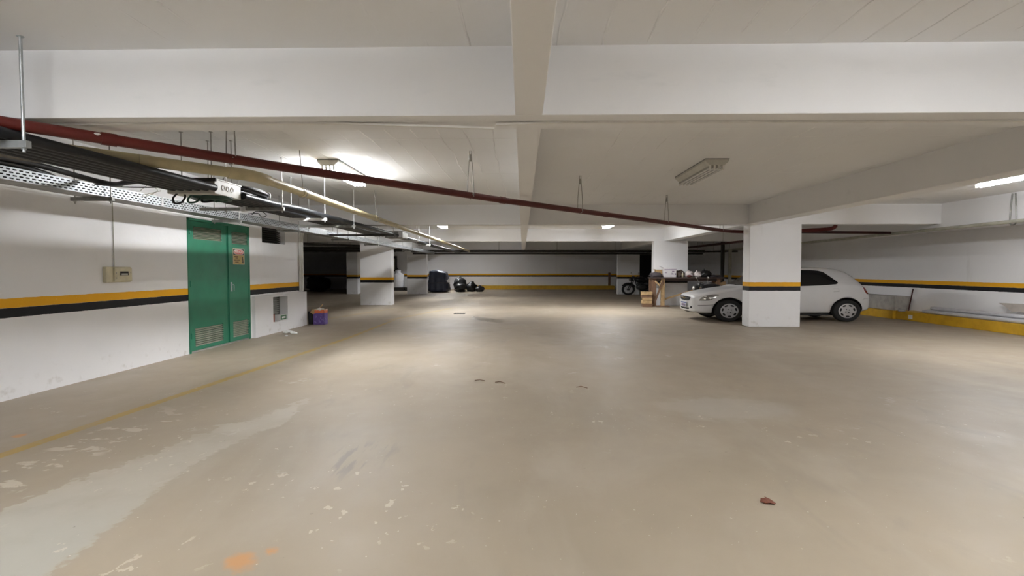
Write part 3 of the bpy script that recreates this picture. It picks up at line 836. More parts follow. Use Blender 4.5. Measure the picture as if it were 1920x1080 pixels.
for (p, q, r, lab) in rear:
    t = thing('overhead_pipe', lab, 'pipe', tuple((Vector(p) + Vector(q)) / 2 - Vector((0, 0, r))), 'dark pipes at the rear')
    part('pipe_run', MB().tube([p, q], r, 10), 'darkred' if 'red' in lab else 'iron', t)
    n = 5
    for k in range(n):
        c = Vector(p).lerp(Vector(q), (k + .5) / n)
        zt = CEIL
        for yb in (20.7, 29.7):
            if yb - .02 < c.y < yb + .4: zt = BEAM
        part('hanger_rod', MB().tube([(c.x, c.y, c.z + r * .8), (c.x, c.y, zt)], .008, 6), 'rod', t)
solo('vertical_pipe', MB().tube([(9.28, 24.0, 0), (9.28, 24.0, CEIL)], .085, 12), 'iron', 'dark upright pipe in the shade behind the workbench', 'pipe')
solo('vertical_pipe', MB().tube([(9.62, 24.0, 0), (9.62, 24.0, 2.40)], .075, 12), 'greenwhite', 'pale upright pipe in the shade behind the car bonnet', 'pipe')
solo('rusty_post', MB().box(6.22, 6.38, 37.3, 37.4, .27, 1.22, bev=.01), 'wooddk', 'short rusty post at the back wall left of the motorcycle', 'post')

# right wall pipe and hanger
solo('wall_pipe', MB().tube([(10.34, 6, 2.47), (10.34, 11, 2.46), (10.34, 16.9, 2.43), (10.34, 28, 2.40)], .04, 10), 'greenwhite', 'pale painted pipe along the right edge beam', 'pipe')
hk = thing('pipe_hanger', 'bent strap hanger for the pale pipe at the right edge', 'pipe hanger', (10.33, 11.05, 2.4))
for s_ in (-1, 1):
    part('strap', MB().tube([(10.33, 11.05 + s_ * .035, CEIL - .03), (10.33, 11.05 + s_ * .06, 2.75), (10.33, 11.05 + s_ * .075, 2.44)], .014, 6), 'galvdk', hk)
part('cradle', MB().tube([(10.33, 10.975, 2.44), (10.33, 11.0, 2.40), (10.33, 11.05, 2.39), (10.33, 11.1, 2.40), (10.33, 11.125, 2.44)], .014, 6), 'galvdk', hk)

# ------------------------------------------------------------------ things on the right curb
for k, (x, z, r, y0) in enumerate(((11.03, .297, .055, 14.3), (11.14, .300, .057, 14.35), (11.09, .395, .052, 14.1), (11.26, .300, .056, 14.2))):
    solo('wrapped_pipe', MB().tube([(x, 5.0, z), (x, y0 - .1, z), (x, y0, z)], [r, r, r * .7], 14), 'wrap',
         ['plastic-wrapped white pipe at the front of the bundle on the yellow curb', 'plastic-wrapped white pipe second in the bundle on the yellow curb', 'plastic-wrapped white pipe lying on top of the bundle', 'plastic-wrapped white pipe at the back of the bundle'][k], 'pipe', 'wrapped pipes on the yellow curb')
solo('concrete_block', MB().box(10.98, 11.42, 15.3, 17.7, .237, .655, bev=.02), 'concrete', 'long grey concrete block on the curb behind the car', 'block')
solo('red_thin_pipe', MB().tube([(11.16, 15.02, .245), (11.40, 15.18, .88)], .016, 8), 'darkred', 'thin dark red pipe leaning on the right wall', 'pipe')
solo('board', MB().prism([(12.38, .655), (9.2, .72), (9.2, .50), (12.05, .475), (12.12, .52), (12.25, .60)], 'x', 11.30, 11.33), 'paleboard', 'broken wooden board resting on the wrapped pipes', 'board')
solo('sticker', MB().box(10.926, 10.93, 14.55, 14.70, .055, .165), 'paper', 'small white square tag on the yellow curb face', 'tag')
solo('curb_rubble', MB().lump((10.92, 14.95, .27), .09, .12, .05, .4, 3, 5, 2, flat=-.03), 'concrete', 'small lump of cement at the end of the wrapped pipes', 'rubble')


# ================================================================== CAR
def resolve(o):
    dg = bpy.context.evaluated_depsgraph_get()
    me = bpy.data.meshes.new_from_object(o.evaluated_get(dg)); old = o.data
    o.modifiers.clear(); o.data = me
    return o


def car_body_mesh():
    #      x     w     zb    zs    zt    wr    ze
    ST = [(0.00, .50, .27, .58, .64, .40, .625), (.05, .655, .225, .63, .705, .50, .69), (.17, .745, .20, .665, .735, .58, .72), (.40, .785, .19, .725, .80, .63, .785),
          (.70, .805, .185, .785, .858, .65, .845), (.98, .81, .185, .83, .898, .665, .885), (1.10, .812, .185, .845, .955, .655, .935), (1.40, .812, .185, .87, 1.175, .60, 1.18),
          (1.72, .812, .185, .89, 1.37, .565, 1.335), (1.95, .812, .185, .905, 1.42, .555, 1.385), (2.3, .812, .185, .92, 1.44, .555, 1.405), (2.8, .81, .185, .955, 1.428, .55, 1.392),
          (3.1, .80, .19, .965, 1.395, .53, 1.355), (3.3, .785, .20, .96, 1.30, .52, 1.255), (3.48, .765, .22, .93, 1.13, .53, 1.09), (3.58, .74, .25, .87, .98, .55, .955), (3.655, .725, .28, .72, .775, .56, .765), (3.70, .64, .31, .62, .66, .48, .65)]
    vs, fs = [], []
    ring = 0
    for (x, wd, zb, zs, zt, wr, ze) in ST:
        zm = (zb + zs) / 2
        half = [(wd * .86, zb), (wd * .965, zb + (zs - zb) * .10), (wd * .99, zb + (zs - zb) * .32), (wd, zm + .02), (wd * .992, zs - (zs - zb) * .14), (wd * .965, zs),
                (wd * .935 if ze > zs + .1 else (wd * .8 + wr * .2), zs + (ze - zs) * .10), (wr + (wd * .93 - wr) * .48, zs + (ze - zs) * .56), (wr + .02, ze - .03 * min(1, (ze - zs) * 4)), (wr * .86, ze + (zt - ze) * .55), (wr * .45, zt - .006)]
        pts = [(0, zb)] + [(-a, z) for a, z in half] + [(0, zt)] + [(a, z) for a, z in reversed(half)]
        ring = len(pts)
        vs += [(x, y, z) for y, z in pts]
    n = len(ST)
    for i in range(n - 1):
        for j in range(ring):
            j2 = (j + 1) % ring
            fs.append((i * ring + j, i * ring + j2, (i + 1) * ring + j2, (i + 1) * ring + j))
    # ladder-filled ends
    for base in (0, (n - 1) * ring):
        hlf = ring // 2
        for j in range(0, hlf):
            a, b_ = j, (ring - j) % ring
            c, d_ = j + 1, (ring - j - 1) % ring
            f = [base + q for q in dict.fromkeys((a, c, d_, b_))]
            if len(f) >= 3: fs.append(tuple(f))
    m = MB(); m.add(vs, fs, True)
    return m


def build_car():
    car = thing('car', 'white compact hatchback parked behind the striped front pillar', 'car', (4.73, 15.02, 0), world=False)
    car.scale = (1.335, 1, 1.06)
    car.rotation_euler.z = R(1.2)
    body = link('body', car_body_mesh().mesh('body'), ['carwhite', 'rubber'])
    sub = body.modifiers.new('s', 'SUBSURF'); sub.levels = 2; sub.render_levels = 2
    resolve(body)
    bmx = bmesh.new(); bmx.from_mesh(body.data); bvh = BVHTree.FromBMesh(bmx); bmx.free()
    FX, RX, WZ, WR = .72, 3.165, .285, .345
    cut = MB()
    for x in (FX, RX):
        for s_ in (-1, 1):
            cut.tube([(x, s_ * .52, WZ), (x, s_ * .95, WZ)], WR, 40)
    cb = bmesh.new(); cm = cut.mesh('cut')
    cb.from_mesh(cm); bmesh.ops.remove_doubles(cb, verts=cb.verts, dist=1e-5); bmesh.ops.recalc_face_normals(cb, faces=cb.faces); cb.to_mesh(cm); cb.free()
    co_ = bpy.data.objects.new('cut', cm); COL.objects.link(co_)
    bo = body.modifiers.new('b', 'BOOLEAN'); bo.object = co_; bo.operation = 'DIFFERENCE'; bo.solver = 'EXACT'
    resolve(body)
    bpy.data.objects.remove(co_)
    for p in body.data.polygons:
        c = p.center
        for x in (FX, RX):
            d = math.hypot(c.x - x, c.z - WZ)
            if d < WR + .004 and abs(c.y) > .5 and (d > WR - .004 or abs(abs(c.y) - .52) < .004 or abs(p.normal.y) > .98 and abs(c.y) < .6):
                if abs(p.normal.x * (c.x - x) + p.normal.z * (c.z - WZ)) > .9 * d * .9 or abs(abs(c.y) - .52) < .004:
                    p.material_index = 1; p.use_smooth = False
    body.parent = car

    def project(poly, mode, off=.004, step=.03):
        """fill a 2D outline with points and drop them onto the body; mode: 'L','R' sides, 'F' front, 'B' back"""
        P = []
        k = len(poly)
        for i in range(k):
            a, b_ = Vector(poly[i]), Vector(poly[(i + 1) % k]); n = max(1, int((b_ - a).length / step))
            P += [a.lerp(b_, q / n) for q in range(n)]
        nb = len(P)
        xs = [p.x for p in P]; ys = [p.y for p in P]
        def inside(q):
            c = False
            for i in range(nb):
                a, b_ = P[i], P[(i + 1) % nb]
                if (a.y > q.y) != (b_.y > q.y) and q.x < (b_.x - a.x) * (q.y - a.y) / (b_.y - a.y) + a.x: c = not c
            return c
        u = min(xs) + step * .5
        pts = list(P)
        while u < max(xs):
            v = min(ys) + step * .5
            while v < max(ys):
                q = Vector((u, v))
                if inside(q) and min((q - e).length for e in P) > step * .45: pts.append(q)
                v += step
            u += step
        edges = [(i, (i + 1) % nb) for i in range(nb)]
        vv, _, ff, *_ = geometry.delaunay_2d_cdt(pts, edges, [], 1, 1e-5)
        out = []
        for p in vv:
            if mode in 'LR':
                s_ = -1 if mode == 'L' else 1
                o_, d_ = Vector((p.x, s_ * 3, p.y)), Vector((0, -s_, 0))
            elif mode == 'F': o_, d_ = Vector((-2, p.x, p.y)), Vector((1, 0, 0))
            else: o_, d_ = Vector((6, p.x, p.y)), Vector((-1, 0, 0))
            h_, nn, *_ = bvh.ray_cast(o_, d_)
            if h_ is None: h_ = o_ - d_ * -1.0; nn = -d_; h_ = o_ + d_ * 2.2
            if nn.dot(d_) > 0: nn = -nn
            out.append(h_ + nn * off)
        return MB().add(out, [tuple(f) for f in ff], True)

    def ribbon(pts, mode, wd=.007, off=.003):
        poly = []
        V = [Vector(p) for p in pts]
        Lf, Rt = [], []
        for i, p in enumerate(V):
            d = (V[min(i + 1, len(V) - 1)] - V[max(i - 1, 0)]).normalized(); n = Vector((-d.y, d.x)) * wd / 2
            Lf.append(p + n); Rt.append(p - n)
        return project([tuple(q) for q in Lf + Rt[::-1]], mode, off, .05)

    W1 = [(1.27, .90), (1.40, 1.02), (1.58, 1.17), (1.76, 1.285), (1.86, 1.325), (2.13, 1.35), (2.13, .925)]
    W2 = [(2.145, .926), (2.145, 1.351), (2.45, 1.348), (2.64, 1.33), (2.74, 1.29), (2.88, 1.15), (2.975, 1.045), (2.985, 1.005), (2.93, .975), (2.6, .945)]
    HL = [(.115, .548), (.20, .545), (.31, .552), (.41, .60), (.49, .665), (.52, .70), (.49, .712), (.38, .708), (.26, .68), (.17, .63)]
    TL = [(3.50, .93), (3.56, .93), (3.635, .79), (3.64, .72), (3.59, .72), (3.54, .80)]
    for sd in 'LR':
        part('side_window', project(W1, sd), 'carglass', car)
        part('quarter_window', project(W2, sd), 'carglass', car)
        hl = part('headlamp', project(HL, sd, .006), 'lens', car)
        s_ = -1 if sd == 'L' else 1
        for (x, z) in ((.23, .595), (.33, .61)):
            h_, nn, *_ = bvh.ray_cast(Vector((x, s_ * 3, z)), Vector((0, -s_, 0)))
            subpart('headlamp_reflector', MB().lump(tuple(h_ + nn * .004), .038, .010, .030, 0, 1, 0, 2), 'chrome', hl)
        h_, nn, *_ = bvh.ray_cast(Vector((.255, s_ * 3, .655)), Vector((0, -s_, 0)))
        subpart('turn_signal_lens', MB().lump(tuple(h_ + nn * .003), .045, .008, .018, 0, 1, 0, 2), 'whitemetal', hl)
        part('tail_lamp', project(TL, sd, .005), 'tail', car)
        part('door_seam', ribbon([(2.15, .915), (2.16, .55), (2.10, .30), (1.30, .27), (1.20, .45), (1.24, .87)], sd), 'seam', car)
        part('fuel_flap_seam', ribbon([(2.86, .86), (2.98, .86), (2.99, .79), (2.87, .785)], sd, .005), 'seam', car)
        part('bumper_seam', ribbon([(.55, .58), (.50, .50), (.47, .36), (.46, .25)], sd, .005), 'seam', car)
        part('bumper_crease', ribbon([(.10, .425), (.25, .43), (.42, .44)], sd, .012), 'seam', car)
        part('rear_bumper_seam', ribbon([(3.50, .58), (3.55, .60), (3.63, .61)], sd, .005), 'seam', car)
        hb = MB().box(1.93, 2.08, s_ * .82 - .012, s_ * .82 + .012, .80, .835, bev=.008)
        part('door_handle', hb, 'carwhite', car)
        mr = part('wing_mirror', MB().lump((1.36, s_ * .90, .945), .06, .10, .07, .05, 1, 1, 3).tube([(1.36, s_ * .78, .90), (1.36, s_ * .86, .92)], .022, 8), 'carwhite', car)
        subpart('mirror_glass', MB().lump((1.405, s_ * .905, .945), .02, .08, .052, 0, 1, 1, 2), 'carglass', mr)
        part('sill', MB().box(1.10, 2.80, s_ * .76 - .03, s_ * .76 + .03, .165, .20, bev=.008), 'rubber', car)
    part('windscreen', project([(-.60, .935), (-.50, 1.32), (-.3, 1.345), (0, 1.35), (.3, 1.345), (.50, 1.32), (.60, .935), (.3, .945), (0, .945), (-.3, .945)], 'F'), 'carglass', car)
    part('rear_window', project([(-.50, 1.02), (-.44, 1.30), (0, 1.33), (.44, 1.30), (.50, 1.02), (0, 1.02)], 'B'), 'carglass', car)
    part('upper_grille', project([(-.44, .628), (-.2, .640), (.2, .640), (.44, .628), (.42, .600), (.2, .606), (-.2, .606), (-.42, .600)], 'F', .004, .025), 'rubber', car)
    part('lower_grille', project([(-.41, .585), (-.2, .590), (.2, .590), (.41, .585), (.34, .535), (.2, .525), (-.2, .525), (-.34, .535)], 'F', .004, .025), 'rubber', car)
    part('grille_bar', project([(-.43, .600), (0, .607), (.43, .600), (.42, .586), (0, .592), (-.42, .586)], 'F', .012, .03), 'chrome', car)
    part('emblem', project([(-.085, .578), (-.035, .588), (-.035, .612), (.035, .612), (.035, .602), (.095, .606), (.085, .582), (.035, .586), (.035, .564), (-.035, .564), (-.035, .576), (-.095, .572)], 'F', .018, .02), 'gold', car)
    pl = part('licence_plate', MB().box(-.028, -.016, -.21, .21, .355, .485, bev=.003), 'plate', car)
    subpart('plate_band', MB().box(-.0295, -.0278, -.205, .205, .453, .482), 'blue', pl)
    for q in range(7):
        subpart('plate_character', MB().box(-.0293, -.0278, -.175 + q * .05, -.14 + q * .05, .375, .435), 'print', pl)
    part('lower_air_intake', project([(-.36, .345), (-.2, .335), (.2, .335), (.36, .345), (.34, .305), (.2, .292), (-.2, .292), (-.34, .305)], 'F', .003, .03), 'rubber', car)
    for s_ in (-1, 1):
        part('fog_lamp_recess', project([(s_ * .42, .385), (s_ * .52, .39), (s_ * .52, .335), (s_ * .42, .33)], 'F', .003, .03), 'rubber', car)
    part('roof_aerial', MB().tube([(1.80, 0, 1.385), (2.02, 0, 1.62)], .004, 5), 'rubber', car)
    part('wiper', MB().tube([(1.06, -.1, .945), (1.10, -.5, .955)], .008, 5), 'rubber', car)
    part('underbody', MB().box(.35, 3.35, -.5, .5, .14, .24, bev=.03), 'rubber', car)
    # wheels
    for x in (FX, RX):
        for s_ in (-1, 1):
            y = s_ * .735
            prof = [(.19, -.08), (.235, -.085), (.268, -.078), (.284, -.055), (.286, 0), (.284, .055), (.268, .078), (.235, .085), (.19, .08)]
            wh = part('wheel', MB().lathe(prof, (x, y, WZ), 40, 'y').lathe([(.192, -.05), (.0, -.05)], (x, y, WZ), 40, 'y').lathe([(.192, .05), (.0, .05)], (x, y, WZ), 40, 'y'), 'rubber', car)
            yo = y + s_ * .062
            hp = [(.0, s_ * .014), (.05, s_ * .016), (.075, s_ * .008), (.15, s_ * .014), (.178, s_ * .020), (.192, s_ * .012), (.194, -s_ * .01)]
            subpart('hubcap', MB().lathe(hp, (x, yo, WZ), 40, 'y'), 'hub', wh)
            for q in range(7):
                a = 2 * PI * q / 7 + .25
                ct, st = math.cos(a), math.sin(a)
                pr = []
                for e in range(14):
                    t = 2 * PI * e / 14
                    rr_, tt = .143 + .020 * math.cos(t), .040 * math.sin(t)
                    pr.append((x + ct * rr_ - st * tt, WZ + st * rr_ + ct * tt))
                subpart('hubcap_slot', MB().prism(pr, 'y', yo + s_ * .010, yo + s_ * .0195), 'rubber', wh)
            for q in range(4):
                a = 2 * PI * q / 4 + .6
                subpart('wheel_nut', MB().lathe([(0, s_ * .026), (.012, s_ * .024), (.013, s_ * .008)], (x + .045 * math.cos(a), yo, WZ + .045 * math.sin(a)), 8, 'y'), 'rubber', wh)
    return car


build_car()


# ================================================================== MOTORCYCLES
def build_moto():
    r = bpy.data.objects.new('motorcycle', None); COL.objects.link(r)
    for x, nm in ((0, 'front'), (1.29, 'rear')):
        tyre = part('wheel', MB().tube([(x + .265 * math.cos(a), 0, .31 + .265 * math.sin(a)) for a in (2 * PI * k / 32 for k in range(32))], .045, 10, closed=True), 'rubber', r)
        subpart('rim', MB().tube([(x + .222 * math.cos(a), 0, .31 + .222 * math.sin(a)) for a in (2 * PI * k / 28 for k in range(28))], .014, 6, closed=True), 'engine', tyre)
        subpart('hub', MB().tube([(x, -.06, .31), (x, .06, .31)], .05, 12), 'engine', tyre)
        for k in range(12):
            a = 2 * PI * k / 12
            subpart('spoke', MB().tube([(x + .04 * math.cos(a), .03 * (-1) ** k, .31 + .04 * math.sin(a)), (x + .22 * math.cos(a + .2), 0, .31 + .22 * math.sin(a + .2))], .004, 4), 'engine', tyre)
    for s_ in (-1, 1):
        part('fork_leg', MB().tube([(0, s_ * .08, .31), (.14, s_ * .08, .62), (.30, s_ * .08, .98)], [.024, .022, .018], 8), 'engine', r)
        part('mirror', MB().lump((.30, s_ * .36, 1.22), .015, .065, .04, 0, 1, 1, 2).tube([(.33, s_ * .27, 1.04), (.31, s_ * .33, 1.17)], .006, 5), 'chrome', r)
        part('shock_absorber', MB().tube([(1.25, s_ * .12, .36), (1.12, s_ * .12, .72)], .028, 8), 'engine', r)
        part('turn_signal', MB().lump((.16, s_ * .20, .80), .03, .035, .025, 0, 1, 1, 2).tube([(.20, s_ * .08, .82), (.17, s_ * .19, .80)], .007, 5), 'chrome', r)
        part('swing_arm', MB().tube([(.82, s_ * .09, .38), (1.29, s_ * .09, .31)], .02, 8), 'moto', r)
        part('footpeg', MB().tube([(.78, s_ * .1, .30), (.78, s_ * .26, .30)], .014, 6), 'rubber', r)
    part('front_mudguard', MB().tube([(.34 * math.cos(a), 0, .31 + .34 * math.sin(a)) for a in (R(20 + k * 14) for k in range(10))], .035, 8), 'moto', r)
    part('headlight', MB().lump((.14, 0, .84), .09, .105, .10, .0, 1, 1, 3), 'moto', r)
    part('headlight_lens', MB().lump((.065, 0, .835), .03, .085, .08, 0, 1, 1, 3), 'lens', r)
    part('handlebar', MB().tube([(.48, -.37, 1.03), (.40, -.30, 1.05), (.30, -.12, .99), (.30, .12, .99), (.40, .30, 1.05), (.48, .37, 1.03)], .012, 8), 'moto', r)
    part('instrument_cluster', MB().lump((.22, 0, .98), .06, .12, .05, .1, 2, 1, 2), 'moto', r)
    part('fuel_tank', MB().lump((.58, 0, .84), .28, .17, .17, .06, 1, 2, 3), 'moto', r)
    part('seat', MB().lump((1.06, 0, .80), .36, .15, .09, .06, 1.5, 3, 3), 'rubber', r)
    part('tail_fairing', MB().lump((1.42, 0, .80), .17, .09, .06, .05, 1, 3, 2), 'moto', r)
    part('side_cover', MB().lump((.98, 0, .60), .22, .15, .17, .05, 1, 5, 2), 'moto', r)
    part('engine', MB().lump((.62, 0, .44), .25, .15, .20, .12, 2, 6, 3, smooth=False), 'engine', r)
    part('cylinder', MB().tube([(.55, 0, .50), (.48, 0, .68)], .075, 10), 'engine', r)
    part('frame', MB().tube([(.30, 0, .92), (.36, 0, .62), (.50, 0, .28), (.85, 0, .28), (.92, 0, .66), (1.45, 0, .74)], .022, 8).tube([(.30, 0, .88), (.60, 0, .74), (.92, 0, .68)], .024, 8), 'moto', r)
    part('exhaust', MB().tube([(.46, -.08, .56), (.38, -.11, .36), (.52, -.14, .24), (.85, -.15, .26), (.9, -.155, .28), (1.4, -.18, .38)], [.02, .02, .02, .022, .045, .05], 10), 'engine', r)
    part('rear_mudguard', MB().tube([(1.29 + .35 * math.cos(a), 0, .31 + .35 * math.sin(a)) for a in (R(-5 + k * 12) for k in range(10))], .035, 8), 'moto', r)
    part('side_stand', MB().tube([(.75, -.1, .28), (.70, -.26, .012)], .012, 6), 'moto', r)
    r['category'] = 'motorcycle'; r['group'] = 'parked motorcycles'
    return r


mo = build_moto()
mo.location = (5.95, 28.95, 0); mo.rotation_euler.z = R(17); mo.scale = (1.33, 1.2, 1.03)
mo['label'] = 'black motorcycle parked beside the shaded far pillar'
m2 = copy_tree(mo)
m2.location = (5.75, 17.6, 0); m2.rotation_euler.z = R(8); m2.scale = (1.3, 1.15, .96)
m2['label'] = 'motorcycle mostly hidden behind the white car bonnet'

# ================================================================== WORKBENCH AND ITS LOAD
WB = 1.145
wb = thing('workbench', 'rough timber workbench with dark top in front of the pillar', 'workbench', (6.3, 20.2, 0))
part('top', MB().box(4.98, 7.78, 19.85, 20.52, WB - .055, WB, bev=.006), 'bench', wb)
for k, (x0, x1, y0, y1, mt) in enumerate(((5.02, 5.17, 19.92, 20.02, 'wooddk'), (5.36, 5.50, 19.92, 20.02, 'wood'), (7.50, 7.64, 19.92, 20.02, 'wooddk'), (5.02, 5.17, 20.38, 20.48, 'wooddk'), (7.50, 7.64, 20.38, 20.48, 'wooddk'))):
    part('leg', MB().box(x0, x1, y0, y1, 0, WB - .055, bev=.004), mt, wb)
part('brace', MB().bar((5.42, 19.90, 1.02), (5.10, 19.90, .14), .03, .07), 'wooddk', wb)
part('brace', MB().bar((5.12, 19.90, 1.0), (5.32, 19.90, .80), .03, .06), 'wood', wb)
part('long_brace', MB().bar((5.38, 20.06, .24), (7.55, 20.06, .92), .03, .07), 'wood', wb)
part('foot_board', MB().box(5.16, 5.66, 19.80, 20.06, 0, .05, bev=.004), 'wooddk', wb)
part('apron', MB().box(5.0, 7.7, 19.95, 19.98, WB - .15, WB - .055), 'bench', wb)

wc = thing('white_carton', 'white printed carton on the workbench', 'box', (5.78, 20.2, WB))
part('body', MB().box(5.50, 5.97, 20.02, 20.36, WB, WB + .34, bev=.006), 'whitecard', wc)
part('lid', MB().box(5.49, 5.98, 20.01, 20.37, WB + .30, WB + .355, bev=.004), 'whitecard', wc)
part('open_flap', MB().bar((5.52, 20.2, WB + .36), (5.36, 20.22, WB + .43), .28, .008), 'whitecard', wc)
part('printed_band', MB().box(5.50, 5.97, 20.0085, 20.0105, WB + .285, WB + .302), 'print', wc)
for (x0, x1, z0, z1) in ((5.80, 5.89, .21, .24), (5.78, 5.87, .11, .135), (5.78, 5.84, .15, .165), (5.52, 5.60, .16, .18), (5.91, 5.95, .09, .15)):
    part('printed_mark', MB().box(x0, x1, 20.017, 20.0195, WB + z0, WB + z1), 'print', wc)
cb2 = thing('brown_carton', 'small brown cardboard box behind the white carton', 'box', (5.35, 20.4, WB))
part('body', MB().box(5.24, 5.48, 20.25, 20.48, WB, WB + .29, bev=.004), 'card', cb2)
part('flap', MB().bar((5.25, 20.36, WB + .29), (5.17, 20.36, WB + .31), .22, .005), 'card', cb2)
solo('dark_cloth_bundle', MB().lump((5.19, 20.06, WB + .06), .26, .18, .13, .35, 1.8, 3, 3, flat=-.058), 'cloth', 'dark grey cloth bundle at the left end of the workbench', 'cloth')
solo('sack', MB().lump((6.15, 20.22, WB + .10), .20, .16, .17, .3, 1.6, 8, 3, flat=-.098), 'sack', 'brown sack slumped beside the white carton', 'sack')
bt = thing('small_bottle', 'small pale bottle standing between sack and white bags', 'bottle', (6.20, 19.98, WB))
part('body', MB().lathe([(0, WB + .001), (.034, WB + .001), (.036, WB + .12), (.02, WB + .15), (.014, WB + .155), (.014, WB + .17)], (6.20, 19.98, 0), 14), 'cream', bt)
part('cap', MB().lathe([(.017, WB + .165), (.017, WB + .19), (0, WB + .19)], (6.20, 19.98, 0), 12), 'whitemetal', bt)
for k, (x, rx, rz, sd) in enumerate(((6.51, .16, .145, 1.0), (6.83, .18, .13, 6.0))):
    t = thing('plastic_bag', ['white plastic bag on the workbench, left one beside the maroon cloth', 'white plastic bag on the workbench, right one beside the black bag'][k], 'bag', (x, 20.15, WB), 'white bags on the workbench')
    part('bag_body', MB().lump((x, 20.15, WB + .09), rx, .16, rz, .35, 2.2, sd, 3, flat=-.088), 'bagwhite', t)
    part('tied_neck', MB().lump((x - .04, 20.14, WB + .09 + rz), .035, .03, .045, .4, 3, sd, 2), 'bagwhite', t)
solo('maroon_cloth', MB().lump((6.44, 19.95, WB + .045), .10, .07, .05, .35, 2, 4, 2, flat=-.043), 'maroon', 'crumpled maroon cloth in front of the white bags', 'cloth')
t = thing('plastic_bag', 'shiny black plastic bag on the workbench beside the white bags', 'bag', (7.15, 20.15, WB))
part('bag_body', MB().lump((7.12, 20.12, WB + .10), .22, .18, .17, .4, 2.6, 11, 3, flat=-.098), 'bagblack', t)
part('tied_neck', MB().lump((7.06, 20.1, WB + .28), .04, .04, .05, .4, 3, 2, 2), 'bagblack', t)
solo('dark_tarpaulin', MB().lump((7.45, 20.2, WB + .035), .30, .22, .055, .35, 2, 21, 3, flat=-.033), 'cloth', 'flat folded dark tarpaulin at the right end of the workbench', 'cloth')

# timber offcuts left of the bench
blk = [(4.62, 5.00, 19.75, 19.98, 0, .13, 'wooddk', 'dark timber offcut at the bottom of the stack'), (4.60, 4.98, 19.78, 19.98, .131, .25, 'wood', 'pale timber offcut low in the stack'),
       (4.63, 4.99, 19.77, 19.97, .251, .36, 'wood', 'pale timber offcut in the middle of the stack'), (4.58, 4.97, 19.78, 19.98, .361, .46, 'wooddk', 'brown timber offcut near the top of the stack'), (4.58, 4.99, 19.76, 19.97, .461, .59, 'wood', 'pale timber offcut on top of the stack')]
for (x0, x1, y0, y1, z0, z1, mt, lab) in blk:
    solo('timber_offcut', MB().box(x0, x1, y0, y1, z0, z1, bev=.008), mt, lab + ' left of the workbench', 'timber', 'timber offcuts by the workbench')
pk = thing('plank', 'brown plank slanting up on a rough leg behind the car bonnet', 'plank', (7.2, 21.6, 0))
part('board', MB().bar((5.75, 21.6, .06), (8.5, 21.6, .88), .05, .15), 'wood', pk)
part('leg', MB().bar((8.35, 21.6, .78), (8.35, 21.6, 0), .10, .06), 'wooddk', pk)

# ================================================================== REAR OF THE GARAGE
for k, (x, lab) in enumerate(((-8.55, 'white plastic tank standing beyond the left pillar'), (-7.52, 'second white tank mostly hidden behind the far pillar'))):
    t = thing('water_tank', lab, 'tank', (x, 35.0, 0), 'white tanks')
    part('plinth', MB().box(x - .48, x + .48, 34.55, 35.45, 0, .22, bev=.02), 'iron', t)
    part('body', MB().lathe([(0, .22), (.39, .22), (.41, .26), (.41, 1.02), (.39, 1.09), (.30, 1.16), (.18, 1.20), (.17, 1.24), (.17, 1.33)], (x, 35, 0), 32), 'tank', t)
    part('cap', MB().lathe([(.19, 1.31), (.19, 1.36), (.15, 1.39), (0, 1.39)], (x, 35, 0), 24), 'tank', t)
    part('outlet_pipe', MB().tube([(x, 35, 1.39), (x, 35, 1.46), (x - .04, 35.0, 1.5), (x - .2, 35.1, 1.5)], .035, 8), 'iron', t)
pn = thing('wall_cabinet', 'dark framed cabinet on the back wall above the white tank', 'cabinet', (-9.45, 37.5, 1.3))
part('body', MB().box(-9.95, -9.25, 37.42, 37.6, 1.3, 2.42, bev=.01), 'iron', pn)
part('door_panel', MB().box(-9.78, -9.36, 37.40, 37.42, 1.4, 2.25), 'greenwhite', pn)
part('handle', MB().box(-9.46, -9.42, 37.37, 37.40, 1.75, 1.9), 'iron', pn)
dd = thing('door_2', 'black doorway in the back wall right of the motorcycle', 'door', (8.9, 37.58, 0)); dd['kind'] = 'structure'
part('leaf', MB().box(8.15, 9.85, 37.54, 37.59, 0, 2.45), 'dark', dd)  # flat black sheet painted in for the dark opening
part('frame', MB().box(8.07, 8.15, 37.52, 37.6, 0, 2.53).box(9.85, 9.93, 37.52, 37.6, 0, 2.53).box(8.15, 9.85, 37.52, 37.6, 2.45, 2.53), 'iron', dd)

cv = thing('covered_motorcycle', 'bulky object under a navy vinyl cover beside the far left pillar', 'covered vehicle', (-5.3, 32.6, 0))
b = bmesh.new(); bmesh.ops.create_icosphere(b, subdivisions=4, radius=1)
for v in b.verts:
    n = v.co.normalized()
    e = max(abs(n.x), abs(n.y), abs(n.z))
    q = n.lerp(n / e, .72)                                  # between ball and box
    zz = (q.z + 1) / 2
    fold = .05 * math.sin(11 * math.atan2(n.y, n.x)) * (1 - zz) + .05 * noise.noise(n * 3.1)
    wx = (.74 - .14 * zz) + fold
    top = 1.42 - .16 * max(0, n.x)
    v.co = (-5.36 + q.x * wx * .92, 32.7 + q.y * (.95 - .2 * zz + fold), max(.004, min(zz, 1) * top + .03 * noise.noise(n * 5)))
part('cover', MB().bm(b, True), 'navy', cv)
part('strap', MB().tube([(-5.98, 31.9, .62), (-5.6, 31.77, .60), (-5.2, 31.74, .62), (-4.8, 31.8, .60), (-4.6, 32.0, .62)], .02, 6), 'cloth', cv)
